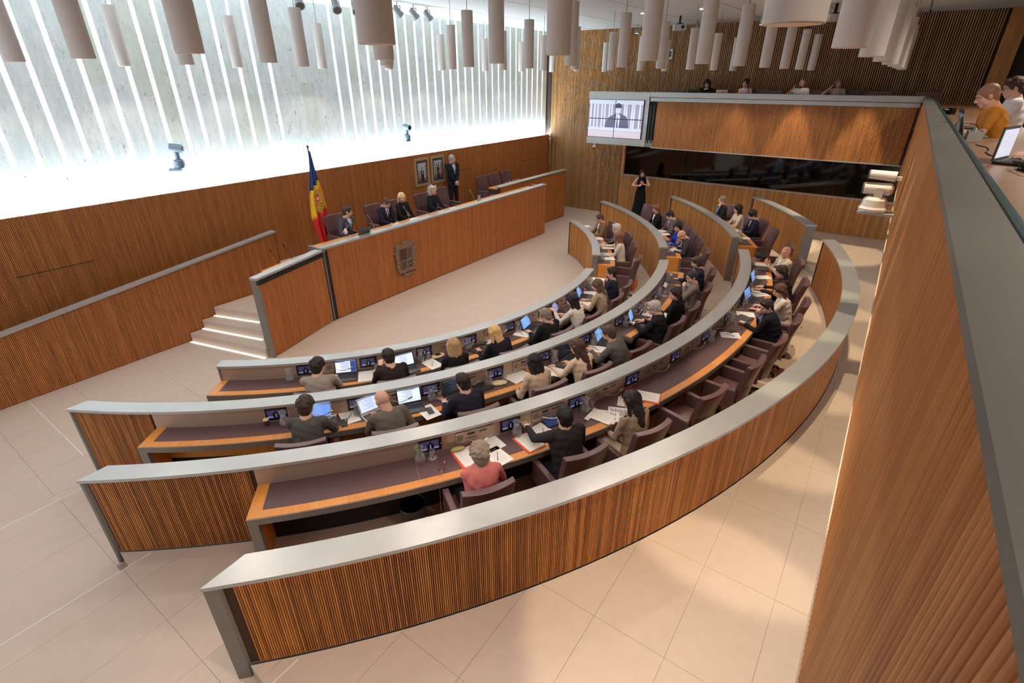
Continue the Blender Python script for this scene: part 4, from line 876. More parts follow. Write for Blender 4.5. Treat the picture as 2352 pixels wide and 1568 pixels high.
    if sleeve >= 1 and shirt:
        g = G()
        for q in (-1, 1): E, W, nm = arms[q]; d = (W-E).normalized(); g.cyl(E.lerp(W, .90), W+d*.004, .034, .031, 12)
        g.build('cuff', cloth(shirt), t, smooth=True)
    if sleeve >= 1 and not (fem and pat):       # jacket collar standing round the nape
        g = G(); ay = D(lean).cross(ax); ay = -ay if ay.y < 0 else ay; P_ = []
        for q in range(19):
            th = PI*.93+(PI*1.14)*q/18; ca, sa = math.cos(th), math.sin(th); dr = .02*max(0, 1-abs(q-9)/9.5); P_ += [N-D(lean)*.02+ax*.082*ca+ay*.074*sa, N+D(lean)*(.012+dr)+ax*.071*ca+ay*(.064*sa-.004)]
        g.add(P_, [(2*q, 2*q+2, 2*q+3, 2*q+1) for q in range(18)]); co = g.build('jacket_collar', c, t, smooth=True); co.modifiers.new('t', 'SOLIDIFY').thickness = .007
    if shirt:       # collar and shirt front lying on the jacket surface
        g = G(); ay = D(lean).cross(ax); ay = -ay if ay.y < 0 else ay; a_ = []
        for q in range(17): th = 2*PI*q/16; a_.append((N+D(lean)*.005+ax*.070*math.cos(th)+ay*.062*math.sin(th), N+D(lean)*.062+ax*.062*math.cos(th)+ay*(.056*math.sin(th))-ay*.005))
        g.add([p for pq in a_ for p in pq], [(2*q, 2*q+2, 2*q+3, 2*q+1) for q in range(16)]); co = g.build('collar', cloth(shirt), t, smooth=True); co.modifiers.new('t', 'SOLIDIFY').thickness = .006
        bv = BVHTree.FromPolygons([Vector(v) for v in jv.tolist()], jf); dn = -D(lean)
        def strip(hw, z0, z1, off, n=8, mname='shirt_front', m=None):
            V = []; 
            for i in range(n+1):
                tt = i/n; p0 = N+D(lean)*.012+dn*(z0+(z1-z0)*tt)
                for j in (-1, 0, 1):
                    o_ = p0+ax*j*hw(tt)+ay*.4; h, nn, ii, dd = bv.ray_cast(o_, -ay); V.append((h if h is not None else p0+ay*.1)+ay*off)
            g = G(); g.add(V, [(3*i+j, 3*i+j+1, 3*i+j+4, 3*i+j+3) for i in range(n) for j in (0, 1)]); o = g.build(mname, m, t, smooth=True); o.modifiers.new('t', 'SOLIDIFY').thickness = .004
        strip(lambda u: .052*(1-u)**.8+.004, .0, .27, .004, m=cloth(shirt))
        if tie: strip(lambda u: .012+.012*u if u < .85 else .024*(1-u)*6.6+.002, .005, .30, .011, mname='tie', m=cloth(tie))
    # trousers / skirt
    if legs:
        pc = cloth(pants); g = G()
        if skirt:
            n = 24; rings = []
            for z, rx, ry in ((H.z+.16, .135, .105), (H.z, .185, .14), (H.z-.3, .21, .17), (H.z-.6, .25, .20), (.10, .29, .24)): rings.append((Vector((0, 0, z)), Vector((rx, 0, 0)), Vector((0, ry, 0))))
            loft(g, rings, 28); vv, ff = remesh(g, .018, 2); a2 = np.arctan2(vv[:, 1], vv[:, 0]); k2 = 1+.06*np.sin(a2*11)*np.clip((.9-vv[:, 2])/.8, 0, 1); vv[:, 0] *= k2; vv[:, 1] *= k2; mk('skirt', [(vv, ff, 0)], [pc], t)
        else:
            loft(g, [ring_(H-Vector((0, 0, .10)), 0, .155, .12), ring_(H+D(lean*.5)*.04, lean*.4, .172, .13)], 16)
            for q in (-1, 1): cap(g, hip[q], kn[q], .094 if not fem else .088, .066); cap(g, kn[q], an[q]+Vector((0, 0, .02)), .064, .048)
            mk('trousers', [(*remesh(g, .022, 2), 0)], [pc], t)
        if shoe_me is None:
            g = G(); cap(g, (0, -.05, 0), (0, .12, -.01), .038, .034); cap(g, (0, -.04, 0), (0, -.04, .05), .038, .036); v, f = remesh(g, .014, 2); v[:, 2] = np.maximum(v[:, 2], -.035); so = mk('shoe', [(v, f, 0)], [SHOE], t); shoe_me = so.data; bpy.data.objects.remove(so)
        for q in (-1, 1): o = obj('shoe', shoe_me, t); o.location = an[q]+Vector((0, .01, -.05))
    # face and hair
    if hair:
        if hair not in HAIR: HAIR[hair] = make_hair(hair)
        mk('hair', [(*tf(HAIR[hair], HM), 0)], [mat('hair_%d_%d_%d' % hc, hc, .55, noise=.35, nscale=90, spec=.35)], t)
    if face:
        for q in (-1, 1):
            g = G(); g.ell((q*.031, .081, .008), (.0125, .006, .0062), 8, 0, HM); g.ell((q*.031, .0855, .008), (.0055, .003, .0055), 8, 1, HM); g.build('eye', [mat('eye_white', (226, 214, 206), .3), EYEW], t, smooth=True)
        g = G(); g.ell((0, .0945, -.060), (.022, .006, .0055), 10, 0, HM); g.build('mouth', LIP, t, smooth=True)
        g = G()
        for q in (-1, 1): g.ell((q*.033, .0885, .031), (.019, .006, .0035), 8, 0, HM)
        g.build('eyebrows', mat('hair_%d_%d_%d' % hc, hc, .55, noise=.35, nscale=90), t)
    if glasses:
        g = G(); gm = GLS if glasses is True else mat('frame_%d' % sum(glasses), glasses, .35)
        for q in (-1, 1):
            pr = [HM @ Vector((q*.032+.021*math.cos(a), .098, .006+.016*math.sin(a))) for a in np.linspace(0, 2*PI, 13)]; g.tube(pr, .0022, 5); g.tube([HM @ Vector((q*.053, .096, .01)), HM @ Vector((q*.082, .0, .008))], .002, 5)
        g.tube([HM @ Vector((-.011, .1, .01)), HM @ Vector((.011, .1, .01))], .002, 5); g.build('spectacles', gm, t)
    if beard:
        g = G(); g.ell((0, .058, -.078), (.045, .04, .032), 12, 0, HM); g.build('beard', mat('hair_%d_%d_%d' % beard, beard, .8, noise=.3, nscale=90), t, smooth=True)
    if headband:
        g = G(); pr = [HM @ Vector((.092*math.cos(a), -.02+.06*abs(math.sin(a))*0, .036+.092*math.sin(a))) for a in np.linspace(0, PI, 12)]; g.tube(pr, .006, 6); g.build('headband', mat('headband_tan', (150, 120, 90), .5), t)
    return t
# ================================================================== CHAIRS
def make_chair(label):
    t = thing('armchair', label, 'chair', group=None)
    def soft(g, name, m=LEATHER, bev=.012):
        o = g.build(name, m, t); b = o.modifiers.new('b', 'BEVEL'); b.width = bev; b.segments = 2; b.limit_method = 'ANGLE'; 
        for p in o.data.polygons: p.use_smooth = False
        return o
    g = G(); g.box((0, .03, .435), (.48, .47, .10)); soft(g, 'seat', bev=.02)
    g = G(); n = 8; V = []; U = []
    for z, yb, w_ in ((.40, -.21, .235), (.70, -.245, .25), (1.01, -.32, .265), (1.03, -.325, .26)):
        for j in range(n+1):
            u = j/n*2-1; V += [Vector((u*w_, yb+.05*u*u, z)), Vector((u*w_, yb-.075+.05*u*u, z-(0 if z < 1 else .004)))]
    m_ = 2*(n+1); F = []
    for r in range(3):
        for j in range(n): a = r*m_+2*j; F += [(a, a+2, a+m_+2, a+m_), (a+1, a+m_+1, a+m_+3, a+3)]
        F += [(r*m_, r*m_+m_, r*m_+m_+1, r*m_+1), (r*m_+2*n, r*m_+2*n+1, r*m_+m_+2*n+1, r*m_+m_+2*n)]
    F += [(2*j, 2*j+1, 2*j+3, 2*j+2) for j in range(n)] + [(3*m_+2*j, 3*m_+2*j+2, 3*m_+2*j+3, 3*m_+2*j+1) for j in range(n)]
    g.add(V, F); soft(g, 'backrest', bev=.01)
    for s in (-1, 1):
        g = G(); g.box((s*.285, .0, .49), (.06, .44, .28)); a = soft(g, 'armrest', bev=.014)
        g = G(); g.box((s*.285, .0, .635), (.066, .42, .03)); soft(g, 'arm_pad', mat('arm_pad_leather', (96, 68, 66), .35), bev=.01)
    g = G(); g.cyl((0, 0, .06), (0, 0, .39), .03, n=12); g.build('column', CHROME, t)
    g = G()
    for q in range(5): a = q*2*PI/5+.3; g.tube([Vector((0, 0, .07)), Vector((.27*math.cos(a), .27*math.sin(a), .05))], .018); g.ell((.27*math.cos(a), .27*math.sin(a), .026), (.026,)*3, 8)
    g.build('star_base', BLACK, t)
    g = G(); g.cyl((0, -.36, .55), (0, -.345, .55), .014, n=10); g.build('knob', CHROME, t)
    return t
def facing(k, a): t = math.radians(a); return math.atan2(-math.sin(t), -math.cos(t))-PI/2
# ================================================================== SEATS AND PEOPLE
WHO = {}
def off_(l): return (.22*math.sin(.6*l)+.2*math.sin(l)+.135*math.sin(1.15*l)+.065*math.sin(.9*l)+.045)
HAIRG = (128, 118, 108)
PP = [  # id, row, angle, head radius, phrase, options
 ('A1', 1, -131.5, 6.93, 'dark-haired man in pale grey jacket', dict(lean=.34, hy=-.35, hp=.3, top=(150, 138, 128), shirt=(190, 190, 200), hair='curly', hc=(42, 32, 26), L=(-.02, .55, .79), R=(.18, .55, .79), hL='type', hR='type')),
 ('A2', 1, -123.2, 6.95, 'dark-haired person in brown-black jacket', dict(lean=.3, hy=.15, hp=.35, top=(48, 36, 34), hair='short', hc=(46, 32, 26), L=(-.14, .44, .95), R=(.05, .4, .8), twist=.15)),
 ('A3', 1, -115.8, 7.12, 'woman with straight blonde bob', dict(fem=True, lean=.1, hp=.3, top=(26, 24, 26), hair='bob', hc=(176, 142, 104), L=(-.1, .3, .62), R=(.08, .3, .62))),
 ('A4', 1, -108.9, 7.0, 'woman with wavy blonde hair in black', dict(fem=True, lean=.34, hy=.3, hp=.3, tilt=-.1, top=(28, 28, 36), hair='longside', hc=(206, 170, 112), L=(-.22, .46, .79), R=(.14, .42, .78), slim=1.1)),
 ('A5', 1, -100.9, 7.06, 'grey-haired man with glasses in black', dict(lean=.22, hy=.45, hp=.3, top=(30, 30, 34), shirt=(230, 224, 220), hair='short', hc=(132, 118, 104), glasses=True, L=(-.12, .42, .82), R=(.1, .36, .78))),
 ('A6', 1, -94.0, 6.93, 'black-haired woman in white jacket', dict(fem=True, lean=.36, hy=.1, hp=.3, top=(214, 204, 192), hair='long', hc=(34, 24, 24), L=(-.16, .5, .95), R=(.1, .46, .8))),
 ('A7', 1, -86.5, 6.97, 'long-haired woman in patterned blouse', dict(fem=True, lean=.28, hy=.15, hp=.35, top=(206, 182, 152), pat='blot', hair='long', hc=(96, 72, 52), L=(-.14, .46, .79), R=(.12, .46, .79), hL='type', hR='type')),
 ('A8', 1, -80.6, 6.97, 'man in navy suit holding his chin', dict(lean=.12, hy=.35, hp=.05, top=(38, 40, 60), shirt=(70, 80, 120), hair='short', hc=(44, 34, 30), glasses=True, L=(-.02, .16, 1.06), hL='in_fist', R=(.16, .36, .76), beard=(90, 76, 68))),
 ('B1', 2, -131.4, 8.55, 'curly-haired man in grey suit', dict(lean=.3, hy=-.15, hp=.25, twist=-.12, top=(84, 80, 76), shirt=(232, 228, 224), hair='curly', hc=(60, 46, 36), L=(-.02, .5, .79), R=(.26, .5, .79), hL='type', hR='type')),
 ('B2', 2, -125.0, 8.66, 'bald man in grey suit', dict(lean=.4, hy=.45, hp=.4, twist=.25, top=(108, 100, 92), shirt=(80, 76, 74), hair=None, hc=(150, 130, 116), sk=(206, 158, 132), L=(-.2, .46, .8), R=(.14, .4, .79), hL='type', beard=(150, 128, 112))),
 ('B3', 2, -118.7, 8.66, 'dark-haired man in dark blue suit', dict(lean=.36, hy=.1, hp=.3, twist=.12, top=(40, 38, 50), shirt=(230, 228, 232), hair='short', hc=(46, 34, 28), L=(-.22, .46, .79), R=(.08, .44, .79), hL='type')),
 ('B4', 2, -112.1, 8.72, 'woman with black bob in beige jacket', dict(fem=True, lean=.16, hy=-.05, hp=.45, top=(196, 172, 146), hair='bob', hc=(30, 24, 26), L=(-.16, .34, .72), R=(.12, .36, .76))),
 ('B5', 2, -107.0, 8.75, 'long brown-haired woman in cream blazer', dict(fem=True, lean=.26, hy=.2, hp=.35, top=(216, 192, 164), hair='long', hc=(78, 50, 38), L=(-.2, .48, .79), R=(.1, .44, .79), hL='type', sk=(216, 168, 140))),
 ('B6', 2, -101.0, 8.64, 'broad man in charcoal suit, elbow out', dict(lean=.5, hy=.2, hp=.35, twist=.3, tilt=-.12, top=(96, 90, 86), shirt=(200, 190, 186), hair='short', hc=(78, 64, 54), L=(-.26, .5, .8), hL='fist', R=(.18, .34, .76), slim=1.1, beard=(110, 96, 86), elbow={1: (.9, -.4, -.2)})),
 ('B7', 2, -93.4, 8.68, 'white-haired man in black suit', dict(lean=.3, hy=.5, hp=.35, twist=.2, top=(34, 34, 40), shirt=(226, 220, 226), hair='short', hc=(176, 168, 160), glasses=True, L=(-.14, .48, .84), R=(.1, .44, .82), hL='type', beard=(190, 180, 172))),
 ('B8', 2, -88.6, 8.92, 'woman with long dark hair in black', dict(fem=True, lean=.2, hy=.7, hp=.2, top=(26, 24, 28), hair='long', hc=(50, 34, 30), L=(-.1, .36, .64), R=(.06, .34, .64), sleeve=1)),
 ('B9', 2, -82.0, 8.86, 'man in taupe blazer touching his face', dict(lean=.1, hy=.55, hp=.25, twist=.35, top=(132, 116, 108), shirt=(176, 176, 206), hair='crop', hc=(50, 38, 32), glasses=(120, 50, 44), L=(-.08, .20, 1.03), hL='in_fist', R=(.0, .36, .6), pants=(110, 92, 84))),
 ('B10', 2, -75.9, 8.87, 'man with pale glasses in navy blazer', dict(lean=.1, hy=.35, hp=.35, twist=.15, top=(40, 44, 64), shirt=(150, 156, 200), hair='wavyman', hc=(66, 50, 42), glasses=(206, 190, 150), L=(-.04, .42, .80), hL='fist', R=(.12, .32, .62), beard=(120, 96, 82), pants=(44, 46, 66))),
 ('C1', 3, -121.9, 10.95, 'grey-haired woman in pink', dict(fem=True, lean=.05, hy=.05, hp=.12, top=(196, 112, 108), hair='curly', hc=(138, 120, 102), L=(.22, .36, .74), R=(.26, .36, .73), hL='fist', hR='fist', tilt=.03, slim=1.12)),
 ('C2', 3, -116.3, 10.66, 'black-haired man reaching out his arm', dict(lean=.25, hy=-.2, hp=.1, twist=-.1, top=(46, 42, 44), shirt=(236, 222, 220), hair='short', hc=(34, 28, 26), L=(-.2, .6, .86), hL='point', R=(.2, .4, .76), slim=1.06, beard=(60, 48, 42))),
 ('C3', 3, -111.8, 10.92, 'woman with dark wavy hair in striped beige', dict(fem=True, lean=.14, hy=.25, hp=.3, top=(200, 172, 144), pat='stripe', hair='longside', hc=(46, 34, 32), L=(-.1, .34, .66), R=(.18, .3, .64), pants=(206, 188, 168), slim=1.05)),
 ('C4', 3, -91.0, 10.76, 'dark-haired man in black suit on elbows', dict(lean=.42, hy=.9, hp=.35, twist=.1, top=(30, 30, 38), shirt=(150, 168, 206), hair='short', hc=(42, 34, 32), L=(-.12, .50, .82), hL='fist', R=(-.02, .34, .98), hR='up_fist', slim=1.06)),
 ('C5', 3, -86.7, 10.87, 'brown-haired woman in white jacket', dict(fem=True, lean=.3, hy=.45, hp=.4, twist=.15, top=(222, 208, 192), hair='long', hc=(92, 56, 42), L=(-.16, .5, .8), R=(.08, .46, .8), hL='type', hR='type')),
 ('C6', 3, -81.2, 10.78, 'dark-haired woman typing in dark jacket', dict(fem=True, lean=.3, hy=.4, hp=.35, twist=.15, top=(52, 40, 42), hair='long', hc=(48, 34, 30), L=(-.12, .5, .8), R=(.1, .46, .8), hL='type', hR='type')),
 ('C7', 3, -74.6, 10.87, 'bald man in beige jacket, hands raised', dict(lean=.08, hy=.75, hp=.1, twist=.35, top=(206, 186, 160), shirt=(236, 228, 226), hair='ring', hc=(150, 120, 100), sk=(222, 158, 126), L=(-.1, .34, .92), hL='up_relax', R=(.08, .34, .92), hR='up_relax')),
 ('D1', 1, -42.2, 6.92, 'man in brown blazer with glasses', dict(lean=.12, hy=-.05, hp=.4, top=(126, 98, 76), shirt=(226, 220, 222), hair='short', hc=(86, 58, 42), glasses=True, L=(-.14, .4, .79), R=(.02, .42, .79))),
 ('D2', 1, -51.5, 7.02, 'white-haired man in grey jacket', dict(lean=.2, hy=-.3, hp=.2, twist=-.3, top=(112, 102, 98), shirt=(150, 170, 214), hair='short', hc=(198, 190, 184), glasses=(170, 60, 50), L=(-.16, .34, .68), R=(.06, .38, .78), beard=(196, 186, 178))),
 ('D3', 1, -58.3, 6.9, 'auburn-haired woman in white jacket', dict(fem=True, lean=.18, hy=-1.0, hp=.1, top=(220, 204, 184), hair='longside', hc=(124, 80, 58), L=(.10, .36, .74), R=(.42, .40, .86), elbow={1: (.8, .0, -.6)})),
 ('E1', 2, -44.6, 8.66, 'red-haired woman in black jacket', dict(fem=True, lean=.1, hy=-.15, hp=.15, top=(32, 30, 34), shirt=(230, 220, 214), hair='longside', hc=(128, 76, 52), L=(-.04, .38, .84), R=(.04, .38, .84), hL='fist', hR='fist')),
 ('E2', 2, -49.3, 9.0, 'dark-haired man in grey suit looking down', dict(lean=.06, hy=-.1, hp=.55, top=(98, 88, 86), shirt=(206, 210, 226), tie=(60, 60, 80), hair='short', hc=(40, 32, 28), L=(-.14, .36, .72), R=(.1, .36, .72))),
 ('E3', 2, -57.2, 8.5, 'dark-haired woman in cobalt blue jacket', dict(fem=True, lean=.28, hy=.9, hp=.2, top=(34, 66, 178), hair='long', hc=(36, 26, 26), L=(-.16, .46, .8), R=(.0, .42, .8))),
 ('E4', 2, -61.2, 8.62, 'bald man in charcoal suit, head in hand', dict(lean=.3, hy=.2, hp=.7, twist=.1, top=(70, 64, 66), shirt=(232, 226, 228), tie=(60, 60, 80), hair='ring', hc=(150, 120, 100), sk=(214, 156, 126), L=(-.16, .42, .78), R=(-.01, .30, .97), hR='up_fist', glasses=(150, 70, 50))),
 ('F1', 3, -47.9, 10.71, 'grey-haired man in dark suit, hand at mouth', dict(lean=.1, hy=-.15, hp=.15, top=(34, 34, 42), shirt=(226, 226, 236), tie=(110, 130, 180), hair='crop', hc=(128, 112, 98), L=(-.1, .38, .74), R=(.01, .17, 1.08), hR='in_fist')),
 ('F2', 3, -53.8, 10.69, 'woman with black fringe in cream blazer', dict(fem=True, lean=.2, hy=-.5, hp=.1, top=(220, 200, 178), hair='fringe', hc=(34, 26, 28), glasses=True, L=(-.14, .46, .79), R=(.08, .42, .79))),
 ('F3', 3, -57.2, 11.0, 'curly dark-haired man in navy suit with phone', dict(lean=.08, hy=-.05, hp=.5, top=(36, 38, 54), shirt=(226, 228, 240), tie=(66, 54, 64), hair='curly', hc=(40, 32, 28), L=(-.03, .36, .74), R=(.05, .36, .74), hL='fist', hR='fist')),
]
CH0 = None
USED = {1: [], 2: [], 3: []}
def put_chair(k, a, label, R=None, rz=0):
    global CH0
    p = rp(k, R or RF[k]+.20, a, LV[k]); r = facing(k, a)+rz
    if CH0 is None: CH0 = make_chair(label); CH0.location = p; CH0.rotation_euler = (0, 0, r); CH0['group'] = 'plum leather armchairs'; return CH0
    return dup(CH0, p, r, label)
for id_, k, a, R, ph, kw in PP:
    kw = dict(kw); ln = kw.get('lean', .22); hipR = min(max(R+off_(ln)*.97-.10, RF[k]+.21), RF[k]+.33); cr = max(RF[k]+.19, hipR-.09)
    WHO[id_] = ph
    put_chair(k, a, 'plum leather armchair of the ' + ph, cr)
    loc = rp(k, hipR, a, LV[k])
    person(loc, facing(k, a), {'A': 'front bench: ', 'B': 'middle bench: ', 'C': 'back bench: ', 'D': 'right front bench: ', 'E': 'right middle bench: ', 'F': 'right rear bench: '}[id_[0]] + 'seated person, ' + ph, **kw)
for k, a, lab, rz in ((3, -105.9, 'empty plum armchair at back bench, next right of the woman in striped beige', 0), (3, -100.3, 'empty plum armchair at back bench, middle of the three empty ones', .05), (3, -95.7, 'empty plum armchair at back bench, next to the man in black suit on elbows', 0), (1, -66.5, 'plum armchair turned side-on between front bench and right front bench', -.2), (2, -66.5, 'empty plum armchair at the aisle end of the right middle bench', -.1),
                     (2, -37.5, 'blue-sheened plum armchair behind right middle bench, beside the standing woman', .1), (3, -61.6, 'empty plum armchair with blue sheen at aisle end of right rear bench', .0), (3, -68.5, 'plum armchair turned side-on with black bag before it', -.1), (2, -53.4, 'empty plum armchair behind the woman in cobalt blue', 0)):
    put_chair(k, a, lab, rz=rz)
# podium people, facing the hall
def pod_chair(x, y, rz, lab): return dup(CH0, (x, y, PZ), rz, lab)
for id_, x, hy_, lab, kw in (
    ('G1', 7.22, 9.62, 'grey-suited man at left end of the podium looking aside', dict(lean=.2, hy=.9, hp=.15, twist=.2, top=(72, 74, 86), shirt=(226, 230, 240), tie=(120, 140, 180), hair='short', hc=(66, 48, 38), L=(.42, .44, .80), R=(.2, .42, .72), pants=(60, 60, 70))),
    ('G2', 8.45, 9.72, 'man in dark suit and purple tie at the podium', dict(lean=.16, hy=.1, hp=.6, top=(40, 38, 50), shirt=(216, 214, 226), tie=(90, 76, 130), hair='short', hc=(88, 64, 50), L=(-.08, .40, .70), R=(.1, .40, .70))),
    ('G3', 9.02, 9.72, 'woman with straight blonde hair at the podium', dict(fem=True, lean=.1, hy=-.3, hp=.1, top=(32, 30, 36), hair='long', hc=(226, 196, 140), L=(-.12, .40, .70), R=(.12, .40, .70))),
    ('G4', 10.12, 9.72, 'woman with curly grey hair at the podium', dict(fem=True, lean=.1, hy=-.1, hp=.15, top=(34, 32, 38), hair='curlylong', hc=(196, 186, 172), L=(-.16, .42, .70), R=(.12, .42, .70)))):
    WHO[id_] = lab; person((x, hy_+off_(kw['lean'])*.97, PZ), PI, 'seated person, '+lab, s=.95, **{k_: v for k_, v in kw.items()})
    pod_chair(x+(.0), hy_+off_(kw['lean'])*.97+.06, PI, 'high plum armchair of the '+lab)
for x, y, lab in ((11.0, 10.0, 'empty plum armchair at podium right of the curly grey-haired woman'), (13.2, 10.25, 'leftmost of the three empty chairs at the right end desk'), (13.85, 10.25, 'middle of the three empty chairs at the right end desk'), (14.5, 10.25, 'rightmost of the three empty chairs at the right end desk')):
    c = pod_chair(x, y, PI, 'plum: '+lab if 'plum' not in lab else lab)
person((12.2, 10.86, PZ), PI-.25, 'standing person in black suit with clasped hands beside the portraits', lean=.0, hy=.35, hp=.05, stand=True, s=1.0, top=(30, 34, 40), shirt=(236, 238, 242), tie=(150, 160, 180), pants=(28, 30, 36), hair='crop', hc=(150, 146, 142), L=(.0, .24, .98), R=(.03, .25, .96), hL='fist', hR='fist', elbow={-1: (-1, -.3, -.3), 1: (1, -.3, -.3)}, sk=(206, 156, 140))
person((17.45, 6.86, .14), PI*.68, 'standing person signing in long black sleeveless dress by the window', fem=True, lean=.02, hy=-.2, hp=.1, stand=True, skirt=True, s=.97, top=(20, 20, 24), pants=(20, 20, 24), sleeve=0, hair='long', hc=(40, 30, 28), L=(-.02, .26, 1.30), R=(.12, .24, 1.24), hL='up_relax', hR='up_fist', elbow={-1: (-1, -.1, -.5), 1: (1, -.1, -.6)})
# gallery people
GZ = 3.36
for x, y, rz, lab, kw in (
    (17.62, 5.2, PI/2, 'far gallery person, dark-haired in black with hand at face, leftmost', dict(fem=True, lean=.25, hy=.2, hp=.4, top=(34, 28, 30), hair='long', hc=(40, 28, 26), L=(-.18, .4, .8), R=(.02, .24, 1.03), hR='in_fist')),
    (17.62, 4.05, PI/2, 'far gallery person, long-haired in pale pink top, beside sticker laptop', dict(fem=True, lean=.1, hy=-.3, hp=.05, tilt=.08, top=(196, 168, 170), sleeve=0, hair='long', hc=(70, 46, 38), L=(-.18, .4, .8), R=(.1, .4, .8))),
    (17.62, 2.62, PI/2, 'far gallery person, bald and bearded in white shirt', dict(lean=.1, hy=.1, hp=.15, top=(214, 206, 210), sleeve=.1, hair='ring', hc=(90, 66, 54), beard=(60, 42, 36), L=(-.2, .4, .8), R=(.2, .16, 1.08), hR='up_fist', sk=(190, 130, 106))),
    (17.62, 1.72, PI/2, 'far gallery person, fair-haired in light top, hand raised to head', dict(fem=True, lean=.1, hy=.1, hp=.2, top=(188, 172, 160), sleeve=.1, hair='bob', hc=(150, 112, 84), L=(-.18, .4, .8), R=(.18, .16, 1.1), hR='up_fist'))):
    person((x+.12, y, GZ), rz, lab, s=.93, legs=False, **kw)
    g = G(); g.box((0, 0, 0), (.05, .5, .3)); o = g.build('chair_back', LEATHER); o.location = (x+.34, y-.3, GZ+.82); tag(o, 'dark chair back behind the ' + lab[:lab.index(',')] + ' ' + lab.split(',')[1].strip().split(' ')[0] + (' one' if 'hand' not in lab else ' one with raised hand'), 'chair', 'gallery chair backs')
person((8.1, -.92, GZ), .12, 'side gallery person, bald in orange shirt leaning over a laptop', lean=.42, hy=.15, hp=.45, top=(196, 128, 50), sleeve=.12, hair='crop', hc=(150, 108, 86), L=(-.1, .46, .8), R=(.15, .42, .78), hL='type', hR='type', legs=True, pants=(70, 100, 128), s=.95)
person((9.3, -1.12, GZ), .1, 'side gallery person, dark-haired in white shirt with glasses', lean=.2, hy=.1, hp=.25, top=(222, 216, 220), sleeve=.12, hair='short', hc=(64, 42, 34), glasses=True, L=(-.1, .46, .8), R=(.15, .42, .78), legs=False, s=.97)
person((5.9, -1.35, GZ), .35, 'side gallery person in black at the right edge, only forearms showing', lean=.2, hy=0, hp=.2, top=(26, 24, 30), sleeve=.1, hair='short', hc=(64, 42, 34), L=(-.2, .52, .8), R=(.05, .5, .8), legs=False, s=.97)
